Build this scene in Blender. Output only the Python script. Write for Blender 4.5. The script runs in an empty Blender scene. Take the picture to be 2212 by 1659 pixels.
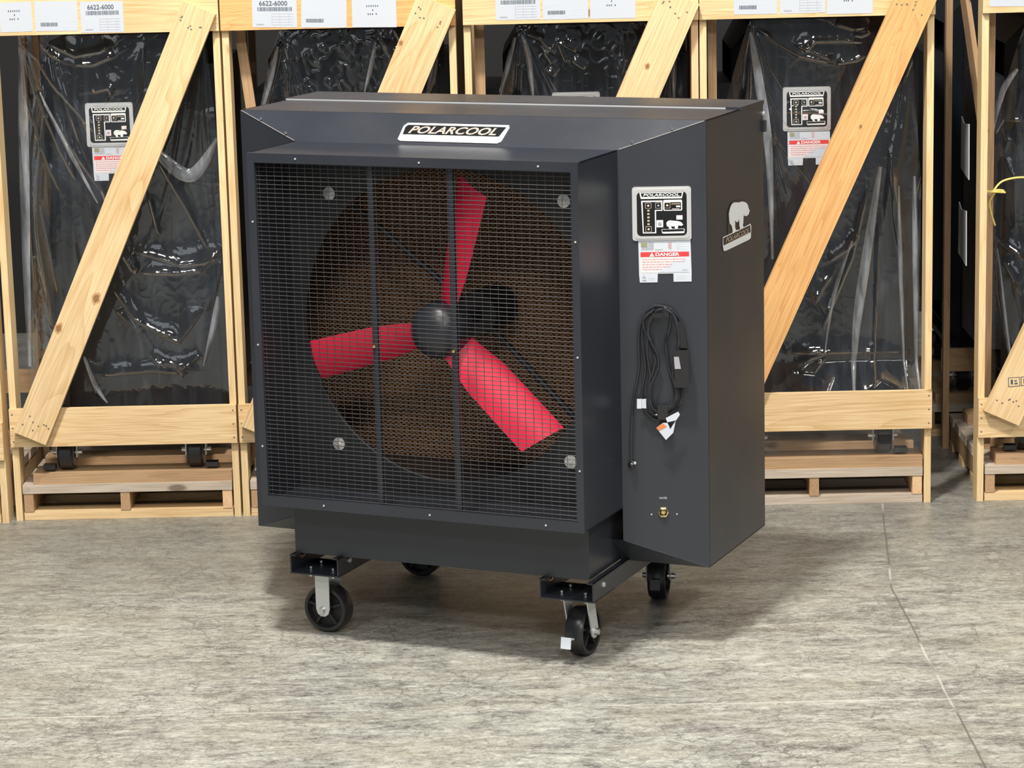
import bpy, bmesh, math, random
import numpy as np
from mathutils import Matrix, Vector, noise

# ------------------------------------------------------------------ camera
C = bpy.context.scene.collection
scn = bpy.context.scene
cam_d = bpy.data.cameras.new('camera'); cam = bpy.data.objects.new('camera', cam_d); C.objects.link(cam)
CAM_H = 2.4229
cam.matrix_world = Matrix.Translation((0, 0, CAM_H)) @ Matrix.Rotation(math.pi/2-.2049, 4, 'X') @ Matrix.Rotation(-.0242, 4, 'Z')
cam_d.sensor_width = 36; cam_d.lens = 5790.7*36/2212; cam_d.clip_end = 200
scn.camera = cam
# ------------------------------------------------------------------ light and exposure
scn.view_settings.view_transform = 'Standard'; scn.view_settings.look = 'None'
scn.view_settings.exposure = -0.06; scn.view_settings.gamma = 1; scn.view_settings.use_curve_mapping = False
w = bpy.data.worlds.new('warehouse_daylight'); scn.world = w; w.use_nodes = True
w.node_tree.nodes['Background'].inputs[0].default_value = (0.80, 0.90, 1.0, 1)
w.node_tree.nodes['Background'].inputs[1].default_value = 0.22
def lamp(name, loc, target, sx, sy, power, col=(1, .95, .88)):
    d = bpy.data.lights.new(name, 'AREA'); d.shape = 'RECTANGLE'; d.size = sx; d.size_y = sy
    d.energy = power; d.color = col
    o = bpy.data.objects.new(name, d); C.objects.link(o); o.location = loc
    o.rotation_euler = (Vector(target)-Vector(loc)).to_track_quat('-Z', 'Y').to_euler()
    return o
lamp('high_bay_lamp', (-.75, 5.6, 7.1), (.1, 7.7, .5), .55, .55, 720)
lamp('high_bay_lamp', (-3.0, 1.5, 7.5), (0, 9, 1), 1.4, .7, 190)
lamp('high_bay_lamp', (3.2, 1.0, 7.5), (0, 9, 1), 1.4, .7, 90)
lamp('high_bay_lamp', (.2, -4.0, 7.5), (0, 9, 1), 2.0, .7, 370)

lamp('high_bay_lamp', (1.6, 3.0, 8.0), (1, 7, 0), 1.4, .7, 100)
lamp('high_bay_lamp', (5.6, 4.6, 7.0), (.5, 8, .8), 1.2, .7, 230)
lamp('front_fill_light', (-3.5, -9.0, 3.4), (0, 9, 1), 4.5, 3.0, 90, (.90, .95, 1))  # added cool fill behind the camera for the pad, film and front faces

# ------------------------------------------------------------------ materials
M = {}
def mat(name):
    m = bpy.data.materials.new(name); m.use_nodes = True
    nt = m.node_tree; b = nt.nodes['Principled BSDF']; M[name] = m
    return m, nt, b
def plain(name, col, rough=.5, metal=0, spec=.5):
    m, nt, b = mat(name)
    b.inputs['Base Color'].default_value = (*col, 1); b.inputs['Roughness'].default_value = rough
    b.inputs['Metallic'].default_value = metal; b.inputs['Specular IOR Level'].default_value = spec
    return m
class NT:
    def __init__(s, nt): s.nt = nt
    def n(s, t, **k):
        nd = s.nt.nodes.new(t)
        for a, v in k.items():
            if a.startswith('i_'):
                key = a[2:]; key = int(key) if key.isdigit() else key
                nd.inputs[key].default_value = v
            else: setattr(nd, a, v)
        return nd
    def l(s, a, b): s.nt.links.new(a, b)
    def math(s, op, a, b=None, clamp=False):
        nd = s.nt.nodes.new('ShaderNodeMath'); nd.operation = op; nd.use_clamp = clamp
        for i, x in enumerate((a, b)):
            if x is None: continue
            if isinstance(x, (int, float)): nd.inputs[i].default_value = x
            else: s.l(x, nd.inputs[i])
        return nd.outputs[0]
    def mapr(s, x, a, b, c=0, d=1):
        nd = s.n('ShaderNodeMapRange'); s.l(x, nd.inputs[0])
        for i, v in zip((1, 2, 3, 4), (a, b, c, d)): nd.inputs[i].default_value = v
        return nd.outputs[0]
    def mix(s, f, a, b):
        nd = s.n('ShaderNodeMix', data_type='RGBA')
        for x, k in ((f, 0), (a, 6), (b, 7)):
            if isinstance(x, (int, float)): nd.inputs[k].default_value = x
            elif isinstance(x, tuple): nd.inputs[k].default_value = (*x, 1)
            else: s.l(x, nd.inputs[k])
        return nd.outputs[2]

def metal_paint(name, col, rough, bump=.05, spec=.65):
    m, nt, b = mat(name); N = NT(nt)
    tc = N.n('ShaderNodeTexCoord'); nz = N.n('ShaderNodeTexNoise', i_Scale=260.0, i_Detail=3.0); N.l(tc.outputs['Object'], nz.inputs['Vector'])
    nz2 = N.n('ShaderNodeTexNoise', i_Scale=3.0, i_Detail=4.0); N.l(tc.outputs['Object'], nz2.inputs['Vector'])
    cc = N.mix(nz2.outputs[0], tuple(c*.8 for c in col), tuple(c*1.2 for c in col)); N.l(cc, b.inputs['Base Color'])
    N.l(N.mapr(nz2.outputs[0], .3, .7, rough-.05, rough+.05), b.inputs['Roughness'])
    b.inputs['Specular IOR Level'].default_value = spec
    bp = N.n('ShaderNodeBump', i_Strength=bump, i_Distance=.001); N.l(nz.outputs[0], bp.inputs['Height']); N.l(bp.outputs[0], b.inputs['Normal'])
metal_paint('black_paint', (.0235, .027, .036), .37, .10)
metal_paint('crate_black', (.011, .0125, .016), .5, .02, .25)
metal_paint('black_gloss', (.012, .012, .013), .3)
metal_paint('grille_wire', (.045, .044, .045), .36)
metal_paint('inner_black', (.006, .008, .011), .6)
plain('seam_edge', (.30, .28, .27), .4)
plain('chrome', (.72, .73, .74), .28, 1)
plain('zinc', (.66, .68, .68), .36, .45)
plain('brass', (.85, .66, .30), .25, 1)
plain('copper_bolt', (.8, .45, .3), .3, 1)
plain('tyre', (.018, .018, .02), .32)
plain('wheel_core', (.014, .014, .015), .5)
plain('white_ink', (.85, .87, .86), .45)
plain('label_white', (.60, .645, .71), .4)
plain('paper', (.53, .565, .62), .5)
plain('label_pink', (.84, .72, .72), .45)
plain('label_blue', (.74, .80, .84), .45)
plain('label_red', (.78, .055, .055), .4)
plain('text_grey', (.36, .36, .40), .5)
plain('text_red', (.62, .30, .30), .5)
plain('ink_dark', (.07, .09, .12), .5)
plain('ink_black', (.007, .008, .009), .28)
plain('letter_beige', (.62, .52, .45), .35, .5)
plain('letter_gold', (.62, .52, .33), .4, .3)
plain('orange_ink', (.75, .22, .07), .5)
plain('pad_blue', (.10, .16, .25), .4)
plain('olive_ink', (.30, .30, .18), .5)
plain('cord_rubber', (.026, .027, .032), .16)
plain('plate_alu', (.80, .80, .80), .3, .6)
plain('pouch_plastic', (.50, .52, .55), .25)
plain('twine_yellow', (.75, .62, .18), .55)
plain('knot_dark', (.30, .15, .06), .6)
plain('knot_ring', (.58, .34, .16), .6)
plain('staple_metal', (.25, .2, .16), .5, .5)

# red blade with fine speckle
m, nt, b = mat('blade_red'); N = NT(nt)
tc = N.n('ShaderNodeTexCoord'); nz = N.n('ShaderNodeTexNoise', i_Scale=40.0, i_Detail=4.0); N.l(tc.outputs['Object'], nz.inputs['Vector'])
N.l(N.mix(nz.outputs[0], (.86, .012, .05), (1., .03, .10)), b.inputs['Base Color']); b.inputs['Roughness'].default_value = .42

# corrugated cellulose pad
m, nt, b = mat('pad_brown'); N = NT(nt)
tc = N.n('ShaderNodeTexCoord'); sep = N.n('ShaderNodeSeparateXYZ'); N.l(tc.outputs['Object'], sep.inputs[0])
def zig(ax, az, sgn):
    v = N.math('ADD', N.math('MULTIPLY', sep.outputs[0], ax), N.math('MULTIPLY', sep.outputs[2], az*sgn))
    return N.math('SINE', v)
wob = N.n('ShaderNodeTexNoise', i_Scale=9.0); N.l(tc.outputs['Object'], wob.inputs['Vector'])
z1 = zig(330, 520, 1); z2 = zig(330, 520, -1)
prod = N.math('MAXIMUM', z1, z2)
fine = N.n('ShaderNodeTexNoise', i_Scale=120.0, i_Detail=3.0); N.l(tc.outputs['Object'], fine.inputs['Vector'])
hgt = N.math('ADD', N.math('MULTIPLY', prod, .6), fine.outputs[0])
fac = N.mapr(hgt, .1, 1.2)
N.l(N.mix(fac, (.05, .023, .010), (.58, .31, .155)), b.inputs['Base Color']); b.inputs['Roughness'].default_value = .8
bp = N.n('ShaderNodeBump', i_Strength=.9, i_Distance=.008); N.l(hgt, bp.inputs['Height']); N.l(bp.outputs[0], b.inputs['Normal'])

def wood(name, light, dark, ringy=1.0, rough=.62):
    m, nt, b = mat(name); N = NT(nt)
    tc = N.n('ShaderNodeTexCoord'); oi = N.n('ShaderNodeObjectInfo')
    off = N.n('ShaderNodeVectorMath', operation='SCALE'); off.inputs[0].default_value = (13.7, 1.9, 2.3)
    N.l(oi.outputs['Random'], off.inputs['Scale'])
    add = N.n('ShaderNodeVectorMath', operation='ADD'); N.l(tc.outputs['Object'], add.inputs[0]); N.l(off.outputs[0], add.inputs[1])
    mp = N.n('ShaderNodeMapping'); N.l(add.outputs[0], mp.inputs[0]); mp.inputs['Scale'].default_value = (.8, 9, 9)
    big = N.n('ShaderNodeTexNoise', i_Scale=.75, i_Detail=3.0, i_Distortion=.9, i_Roughness=.45); N.l(mp.outputs[0], big.inputs['Vector'])
    rings = N.math('FRACT', N.math('MULTIPLY', big.outputs[0], 15.0))
    ring = N.math('POWER', rings, 3.0)                       # dark late-wood edge
    mp2 = N.n('ShaderNodeMapping'); N.l(add.outputs[0], mp2.inputs[0]); mp2.inputs['Scale'].default_value = (6, 220, 220)
    fib = N.n('ShaderNodeTexNoise', i_Scale=1.0, i_Detail=3.0); N.l(mp2.outputs[0], fib.inputs['Vector'])
    patch = N.n('ShaderNodeTexNoise', i_Scale=2.2, i_Detail=2.0); N.l(add.outputs[0], patch.inputs['Vector'])
    f = N.math('ADD', N.math('MULTIPLY', ring, .36*ringy), N.math('MULTIPLY', N.mapr(fib.outputs[0], .35, .70), .50))
    f = N.math('ADD', f, N.math('MULTIPLY', N.mapr(patch.outputs[0], .35, .7), .28), True)
    c = N.mix(f, light, dark)
    # knots
    vo = N.n('ShaderNodeTexVoronoi', i_Scale=1.0); mpk = N.n('ShaderNodeMapping'); N.l(add.outputs[0], mpk.inputs[0])
    mpk.inputs['Scale'].default_value = (2.0, 5.0, 5.0); N.l(mpk.outputs[0], vo.inputs['Vector'])
    k = N.mapr(vo.outputs['Distance'], .05, .085, 1, 0)
    c = N.mix(N.math('MULTIPLY', k, .8), c, tuple(x*.35 for x in dark))
    N.l(c, b.inputs['Base Color']); b.inputs['Roughness'].default_value = rough
    bp = N.n('ShaderNodeBump', i_Strength=.25, i_Distance=.001); N.l(fib.outputs[0], bp.inputs['Height']); N.l(bp.outputs[0], b.inputs['Normal'])
wood('pine', (.84, .64, .37), (.56, .34, .14))
wood('pine_post', (.84, .66, .38), (.58, .37, .16), .6)
wood('pine_orange', (.82, .49, .20), (.55, .25, .08), 1.1)
wood('pine_pink', (.84, .60, .36), (.62, .34, .16), .8)
wood('board_grey', (.60, .52, .43), (.36, .27, .19), .7)
wood('board_old_or_shaded', (.52, .34, .19), (.30, .18, .09), .7)

# clear plastic film
m, nt, b = mat('clear_film'); N = NT(nt); nt.nodes.remove(b)
out = nt.nodes['Material Output']
tr = N.n('ShaderNodeBsdfTransparent'); tr.inputs[0].default_value = (.97, .975, .98, 1)
gl = N.n('ShaderNodeBsdfGlossy', i_Roughness=.075); gl.inputs[0].default_value = (1, 1, 1, 1)
df = N.n('ShaderNodeBsdfDiffuse'); df.inputs[0].default_value = (.62, .76, .95, 1)
tc = N.n('ShaderNodeTexCoord')
mpf = N.n('ShaderNodeMapping'); N.l(tc.outputs['Object'], mpf.inputs[0]); mpf.inputs['Scale'].default_value = (9, 1, 2.2)
mk = N.n('ShaderNodeTexNoise', i_Scale=2.0, i_Detail=5.0, i_Distortion=1.2); N.l(mpf.outputs[0], mk.inputs['Vector'])
fine = N.n('ShaderNodeTexNoise', i_Scale=26.0, i_Detail=3.0, i_Distortion=1.0); N.l(tc.outputs['Object'], fine.inputs['Vector'])
bp = N.n('ShaderNodeBump', i_Strength=.06, i_Distance=.008); N.l(fine.outputs[0], bp.inputs['Height'])
N.l(bp.outputs[0], gl.inputs['Normal'])
fr = N.n('ShaderNodeFresnel', i_IOR=1.5); N.l(bp.outputs[0], fr.inputs['Normal'])
m1 = N.n('ShaderNodeMixShader'); N.l(N.mapr(mk.outputs[0], .42, .78, .002, .032), m1.inputs[0]); N.l(tr.outputs[0], m1.inputs[1]); N.l(df.outputs[0], m1.inputs[2])
m2 = N.n('ShaderNodeMixShader'); N.l(N.math('MINIMUM', N.math('MULTIPLY', fr.outputs[0], 1.45), .38), m2.inputs[0]); N.l(m1.outputs[0], m2.inputs[1]); N.l(gl.outputs[0], m2.inputs[2])
N.l(m2.outputs[0], out.inputs[0])

m, nt, b = mat('film_fold'); N = NT(nt); nt.nodes.remove(b); out = nt.nodes['Material Output']
tr = N.n('ShaderNodeBsdfTransparent'); df = N.n('ShaderNodeBsdfDiffuse'); df.inputs[0].default_value = (.75, .82, .92, 1)
gl = N.n('ShaderNodeBsdfGlossy', i_Roughness=.15); fr = N.n('ShaderNodeFresnel', i_IOR=1.5)
tc = N.n('ShaderNodeTexCoord'); mpf = N.n('ShaderNodeMapping'); N.l(tc.outputs['Object'], mpf.inputs[0]); mpf.inputs['Scale'].default_value = (14, 1, 3)
mk = N.n('ShaderNodeTexNoise', i_Scale=3.0, i_Detail=4.0); N.l(mpf.outputs[0], mk.inputs['Vector'])
m1 = N.n('ShaderNodeMixShader'); N.l(N.mapr(mk.outputs[0], .3, .7, .07, .33), m1.inputs[0]); N.l(tr.outputs[0], m1.inputs[1]); N.l(df.outputs[0], m1.inputs[2])
m2 = N.n('ShaderNodeMixShader'); N.l(N.math('MINIMUM', N.math('MULTIPLY', fr.outputs[0], 1.45), .38), m2.inputs[0]); N.l(m1.outputs[0], m2.inputs[1]); N.l(gl.outputs[0], m2.inputs[2])
N.l(m2.outputs[0], out.inputs[0])
# polished, scuffed concrete
m, nt, b = mat('concrete'); N = NT(nt)
tc = N.n('ShaderNodeTexCoord'); P = tc.outputs['Object']
def nz(scale, vec, detail=6, dist=0., rough=.6):
    mp = N.n('ShaderNodeMapping'); N.l(P, mp.inputs[0]); mp.inputs['Scale'].default_value = vec
    t = N.n('ShaderNodeTexNoise', i_Scale=scale, i_Detail=float(detail), i_Distortion=dist, i_Roughness=rough); N.l(mp.outputs[0], t.inputs['Vector']); return t.outputs[0]
streak = nz(4.0, (1.0, 3.4, 1), 8, .7, .75)
streak2 = nz(13.0, (1.0, 2.4, 1), 8, 1.2, .75)
cloud = nz(1.1, (1, 1.4, 1), 5, .4)
grit = nz(110., (1, 1.2, 1), 4, 0, .7)
fine2 = nz(34., (1, 1.8, 1), 8, .8, .8)
sp0 = N.n('ShaderNodeSeparateXYZ'); N.l(P, sp0.inputs[0])
v = N.math('ADD', N.math('MULTIPLY', N.mapr(streak, .38, .62), .30), N.math('MULTIPLY', N.mapr(streak2, .37, .63), .26))
v = N.math('ADD', v, N.math('MULTIPLY', N.mapr(fine2, .39, .61), .28))
v = N.math('ADD', v, N.math('MULTIPLY', N.mapr(cloud, .3, .7), .12))
v = N.math('ADD', v, N.math('MULTIPLY', N.mapr(grit, .35, .65), .16), True)
ramp = N.n('ShaderNodeValToRGB'); N.l(v, ramp.inputs[0])
cr = ramp.color_ramp; cr.elements[0].position = .20; cr.elements[0].color = (.070, .069, .066, 1)
cr.elements[1].position = .84; cr.elements[1].color = (.53, .54, .48, 1)
e = cr.elements.new(.50); e.color = (.30, .298, .265, 1)
col = ramp.outputs[0]
warm = nz(2.3, (1, 2, 1), 3); col = N.mix(N.mapr(warm, .45, .75, 0, .35), col, (.46, .42, .31))
for sc_, vv, wdt, am_ in ((3.0, (1, 2.2, 1), .010, .50), (8.0, (1, 2, 1), .022, .42), (6.0, (1.6, .7, 1), .014, .45), (5., (1, 5, 1), .020, .40), (22., (1, 1.2, 1), .045, .35)):
    q_ = nz(sc_, vv, 3, 1.4, .55); g_ = nz(sc_*.35, (1, 2, 1), 2)
    col = N.mix(N.math('MULTIPLY', N.math('MULTIPLY', N.mapr(N.math('ABSOLUTE', N.math('SUBTRACT', q_, .5)), 0, wdt, 1, 0), N.mapr(g_, .46, .6)), am_), col, (.07, .067, .063))
# thin dark scuff lines
scuff = nz(5.0, (1, 7, 1), 3, 1.6, .6)
sl = N.mapr(N.math('ABSOLUTE', N.math('SUBTRACT', scuff, .5)), 0, .006, 1, 0)
col = N.mix(N.math('MULTIPLY', sl, .55), col, (.09, .085, .08))
scuff2 = nz(2.2, (1, 1, 1), 2, 2.2, .5)
sl2 = N.mapr(N.math('ABSOLUTE', N.math('SUBTRACT', scuff2, .53)), 0, .0022, 1, 0)
gate = nz(1.7, (1, 1, 1), 2)
col = N.mix(N.math('MULTIPLY', N.math('MULTIPLY', sl2, N.mapr(gate, .5, .55)), .5), col, (.10, .095, .09))
# fine crack network
for sc_, wdt, am_, gs in ((1.6, .006, .6, .9), (4.2, .016, .5, 1.3), (11., .035, .4, 2.2)):
    dn = N.n('ShaderNodeTexNoise', i_Scale=sc_*1.7, i_Detail=4.0, i_Roughness=.65); N.l(P, dn.inputs['Vector'])
    vm = N.n('ShaderNodeVectorMath', operation='SCALE'); N.l(dn.outputs['Color'], vm.inputs[0]); vm.inputs['Scale'].default_value = .55/sc_
    va = N.n('ShaderNodeVectorMath', operation='ADD'); N.l(P, va.inputs[0]); N.l(vm.outputs[0], va.inputs[1])
    mpv = N.n('ShaderNodeMapping'); N.l(va.outputs[0], mpv.inputs[0]); mpv.inputs['Scale'].default_value = (1, 1.5, 1)
    vo = N.n('ShaderNodeTexVoronoi', feature='DISTANCE_TO_EDGE', i_Scale=sc_); N.l(mpv.outputs[0], vo.inputs['Vector'])
    g_ = nz(gs, (1, 1.3, 1), 3)
    col = N.mix(N.math('MULTIPLY', N.math('MULTIPLY', N.mapr(vo.outputs['Distance'], wdt*.25, wdt, 1, 0), N.mapr(g_, .44, .60)), am_), col, (.08, .077, .073))
# shade painted into the floor colour in front of the stored crates
row_shade = N.mapr(N.math('ADD', sp0.outputs[1], N.math('MULTIPLY', cloud, 1.6)), 8.9, 9.9)
col = N.mix(N.math('MULTIPLY', row_shade, .50), col, (.13, .125, .11))
# the sawn joint and the crack running across it
sp = N.n('ShaderNodeSeparateXYZ'); N.l(P, sp.inputs[0])
jw = nz(1.3, (1, 1, 1), 4)
# piecewise line: x = 1.21 near, bending right towards the crates
bend = N.math('MAXIMUM', N.math('ADD', sp.outputs[1], -8.3), 0.)
jx = N.math('ADD', N.math('ADD', 1.205, N.math('MULTIPLY', bend, .11)), N.math('MULTIPLY', N.math('SUBTRACT', jw, .5), .022))
dj = N.math('ABSOLUTE', N.math('SUBTRACT', sp.outputs[0], jx))
jn = nz(6., (1, 1, 1), 4)
jm = N.mapr(dj, .0015, .005, 1, 0)
white = N.mapr(nz(1.2, (1, 1, 1), 3), .5, .56)
col = N.mix(N.math('MULTIPLY', jm, .75), col, N.mix(white, (.10, .095, .085), (.62, .58, .52)))
dirt = N.math('MULTIPLY', N.mapr(dj, 0, .07, .45, 0), N.mapr(jn, .4, .65))
col = N.mix(dirt, col, (.12, .11, .10))
hy = N.math('ADD', N.math('ADD', 7.19, N.math('MULTIPLY', sp.outputs[0], -.010)), N.math('MULTIPLY', N.math('SUBTRACT', jw, .5), .02))
dh = N.math('ABSOLUTE', N.math('SUBTRACT', sp.outputs[1], hy))
hm = N.math('MULTIPLY', N.mapr(dh, .001, .005, 1, 0), N.mapr(nz(2.7, (1, 1, 1), 2), .45, .55))
col = N.mix(N.math('MULTIPLY', hm, .7), col, (.66, .62, .55))
N.l(col, b.inputs['Base Color'])
N.l(N.mapr(streak2, .3, .7, .30, .44), b.inputs['Roughness']); b.inputs['Specular IOR Level'].default_value = .5
bp = N.n('ShaderNodeBump', i_Strength=.12, i_Distance=.004); N.l(v, bp.inputs['Height']); N.l(bp.outputs[0], b.inputs['Normal'])
m, nt, b = mat('dark_wall'); N = NT(nt)  # near-black colour stands in for the unlit depth behind the crates
tc = N.n('ShaderNodeTexCoord'); t = N.n('ShaderNodeTexNoise', i_Scale=3.0); N.l(tc.outputs['Object'], t.inputs['Vector'])
N.l(N.mix(t.outputs[0], (.006, .006, .006), (.012, .012, .012)), b.inputs['Base Color'])

# ------------------------------------------------------------------ mesh helpers
def I(): return Matrix.Identity(4)
def T(x, y, z): return Matrix.Translation((x, y, z))
def R(a, ax): return Matrix.Rotation(a, 4, ax)
def link(name, me, mats, parent=None, mtx=None, smooth=False):
    o = bpy.data.objects.new(name, me); C.objects.link(o)
    for mm in (mats if isinstance(mats, (list, tuple)) else [mats]): me.materials.append(M[mm])
    if smooth:
        for p in me.polygons: p.use_smooth = True
    if parent is not None: o.parent = parent
    if mtx is not None: o.matrix_local = mtx
    return o
class MB:
    def __init__(s): s.bm = bmesh.new()
    def box(s, x0, x1, y0, y1, z0, z1, mi=0, mtx=None):
        vs = [s.bm.verts.new((x, y, z)) for x in (x0, x1) for y in (y0, y1) for z in (z0, z1)]
        if mtx: 
            for v in vs: v.co = mtx @ v.co
        for f in ((0, 1, 3, 2), (4, 6, 7, 5), (0, 4, 5, 1), (2, 3, 7, 6), (0, 2, 6, 4), (1, 5, 7, 3)):
            fc = s.bm.faces.new([vs[i] for i in f]); fc.material_index = mi
        return s
    def prism(s, pts, d, mi=0, off=None):
        """pts: list of 3-D points of one planar outline, extruded by vector d"""
        a = [s.bm.verts.new(p) for p in pts]; b = [s.bm.verts.new(Vector(p)+Vector(d)) for p in pts]
        n = len(a)
        fs = [s.bm.faces.new(a[::-1]), s.bm.faces.new(b)]
        for i in range(n): fs.append(s.bm.faces.new((a[i], a[(i+1) % n], b[(i+1) % n], b[i])))
        for f in fs: f.material_index = mi
        return s
    def lathe(s, prof, n=32, mtx=None, mi=0, close=False):
        """prof: (radius, height) pairs round local Z"""
        rings = []
        for r, h in prof:
            rings.append([s.bm.verts.new((r*math.cos(2*math.pi*i/n), r*math.sin(2*math.pi*i/n), h)) for i in range(n)] if r > 1e-6 else [s.bm.verts.new((0, 0, h))])
        if mtx:
            for rg in rings:
                for v in rg: v.co = mtx @ v.co
        seq = list(zip(rings, rings[1:])) + ([(rings[-1], rings[0])] if close else [])
        for A, B in seq:
            for i in range(n):
                j = (i+1) % n
                if len(A) == 1 and len(B) == 1: continue
                if len(A) == 1: f = s.bm.faces.new((A[0], B[j], B[i]))
                elif len(B) == 1: f = s.bm.faces.new((A[i], A[j], B[0]))
                else: f = s.bm.faces.new((A[i], A[j], B[j], B[i]))
                f.material_index = mi
        return s
    def tube(s, pts, r, n=8, mi=0):
        pts = [Vector(p) for p in pts]; rings = []
        up = Vector((0, 1, 0))
        for i, p in enumerate(pts):
            t = (pts[min(i+1, len(pts)-1)]-pts[max(i-1, 0)]).normalized()
            a = t.cross(up)
            if a.length < 1e-3: a = t.cross(Vector((1, 0, 0)))
            a.normalize(); b_ = t.cross(a)
            rings.append([s.bm.verts.new(p+r*(a*math.cos(2*math.pi*k/n)+b_*math.sin(2*math.pi*k/n))) for k in range(n)])
        for A, B in zip(rings, rings[1:]):
            for k in range(n): s.bm.faces.new((A[k], A[(k+1) % n], B[(k+1) % n], B[k])).material_index = mi
        s.bm.faces.new(rings[0][::-1]); s.bm.faces.new(rings[-1]); return s
    def build(s, name, mats, parent=None, mtx=None, bevel=0, smooth=False, auto=False):
        if bevel:
            bmesh.ops.bevel(s.bm, geom=[e for e in s.bm.edges if len(e.link_faces) == 2 and e.calc_face_angle(0) > .5], offset=bevel, segments=2, affect='EDGES', profile=.6)
        bmesh.ops.recalc_face_normals(s.bm, faces=s.bm.faces)
        if auto:
            for f in s.bm.faces: f.smooth = True
            for e in s.bm.edges:
                if len(e.link_faces) == 2 and e.calc_face_angle(0) > .6: e.smooth = False
        me = bpy.data.meshes.new(name); s.bm.to_mesh(me); s.bm.free()
        return link(name, me, mats, parent, mtx, smooth)
def spline(P, k=6):
    P = [Vector(p) for p in P]; out = []
    for i in range(len(P)-1):
        a, b, c, d = P[max(i-1, 0)], P[i], P[i+1], P[min(i+2, len(P)-1)]
        for j in range(k):
            t = j/k
            out.append(.5*((2*b)+(-a+c)*t+(2*a-5*b+4*c-d)*t*t+(-a+3*b-3*c+d)*t**3))
    out.append(P[-1]); return out
def empty(name, mtx, label=None, cat=None, group=None, kind=None):
    o = bpy.data.objects.new(name, None); C.objects.link(o); o.matrix_world = mtx; o.empty_display_size = .1
    tag(o, label, cat, group, kind); return o
def tag(o, label=None, cat=None, group=None, kind=None):
    for k, v in (('label', label), ('category', cat), ('group', group), ('kind', kind)):
        if v: o[k] = v
    return o
def rrect(x0, y0, x1, y1, r, n=5):
    out = []
    for cx, cy, a0 in ((x1-r, y1-r, 0), (x0+r, y1-r, 90), (x0+r, y0+r, 180), (x1-r, y0+r, 270)):
        for i in range(n+1):
            a = math.radians(a0+90*i/n); out.append((cx+r*math.cos(a), cy+r*math.sin(a)))
    return out
LAY = .0004
class Art(MB):
    """flat print in a local x (right) / y (up) frame, z outwards"""
    def __init__(s, mats): super().__init__(); s.mats = mats
    def poly(s, pts, layer, m):
        z = layer*LAY
        f = s.bm.faces.new([s.bm.verts.new((x, y, z)) for x, y in pts]); f.material_index = s.mats.index(m); f.normal_update()
        if f.normal.z < 0: f.normal_flip()
        return s
    def rect(s, x0, y0, x1, y1, layer, m): return s.poly([(x0, y0), (x1, y0), (x1, y1), (x0, y1)], layer, m)
    def make(s, name, parent, mtx):
        me = bpy.data.meshes.new(name); s.bm.to_mesh(me); s.bm.free(); return link(name, me, s.mats, parent, mtx)
def text(name, body, m, parent, mtx, x0, y0, wd, ht, layer=3, shear=0., bold=.0, depth=0.):
    cu = bpy.data.curves.new(name, 'FONT'); cu.body = body; cu.offset = bold; cu.size = 1; cu.shear = shear; cu.resolution_u = 3
    ob = bpy.data.objects.new(name+'_tmp', cu); C.objects.link(ob); bpy.context.view_layer.update()
    me = bpy.data.meshes.new_from_object(ob.evaluated_get(bpy.context.evaluated_depsgraph_get()))
    bpy.data.objects.remove(ob); bpy.data.curves.remove(cu)
    xs = [v.co.x for v in me.vertices]; ys = [v.co.y for v in me.vertices]
    a, b_, c, d = min(xs), max(xs), min(ys), max(ys)
    for v in me.vertices:
        v.co = (x0+(v.co.x-a)/(b_-a)*wd, y0+(v.co.y-c)/(d-c)*ht, layer*LAY)
    me.materials.clear(); me.name = name
    return link(name, me, m, parent, mtx)
def board(name, parent, c, dims, m, axis='X', ang=0., bev=.0018):
    """plank with its grain along its own X; c = centre, dims = (length, width, thickness)"""
    L, W_, Th = dims
    b_ = MB().box(-L/2, L/2, -Th/2, Th/2, -W_/2, W_/2)
    rot = {'X': I(), 'Z': R(-math.pi/2, 'Y'), 'Y': R(math.pi/2, 'Z')}[axis]
    if ang: rot = R(-ang, 'Y')
    return b_.build(name, m, parent, T(*c) @ rot, bevel=bev)

BEAR = [(.2365,1.3146),(.2853,1.308),(.3018,1.3084),(.3265,1.3044),(.3513,1.297),(.3636,1.2885),(.3697,1.2782),(.38,1.2699),(.3737,1.2654),(.3694,1.2599),(.3505,1.2577),(.3298,1.2607),(.3258,1.2667),(.3215,1.2578),(.3191,1.2405),(.3148,1.2357),(.3229,1.2251),(.3043,1.2264),(.2939,1.2239),(.2899,1.2258),(.2819,1.2391),(.2821,1.2499),(.2782,1.2585),(.2719,1.2513),(.2596,1.2517),(.2414,1.2597),(.2453,1.2511),(.2431,1.2407),(.251,1.2301),(.2755,1.2252),(.2734,1.2228),(.2509,1.2248),(.2285,1.2227),(.2163,1.2245),(.2205,1.2292),(.2167,1.2405),(.2108,1.2494),(.1948,1.257),(.1911,1.2682),(.1875,1.2874),(.1999,1.3043),(.2162,1.3127)]

# ------------------------------------------------------------------ the setting
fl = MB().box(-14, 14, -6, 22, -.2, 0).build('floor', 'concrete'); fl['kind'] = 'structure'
wl_ = MB().box(-14, 14, 13.2, 13.4, 0, 6).build('wall_back', 'dark_wall'); wl_['kind'] = 'structure'

# ------------------------------------------------------------------ the cooler in the foreground
W, D, F, S, A = 1.5275, .5194, .0916, .2993, .2387
Zt, Zb, Zi, Zj, Zm = 1.5843, .2525, 1.503, .3393, .4374
VF = -F-S
RV = -.16; RR = .475; CU = W/2; CZ = .97
YAW = -.4175
ML = Matrix.Translation((-.8215, 8.3104, 0)) @ R(YAW, 'Z')

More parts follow.
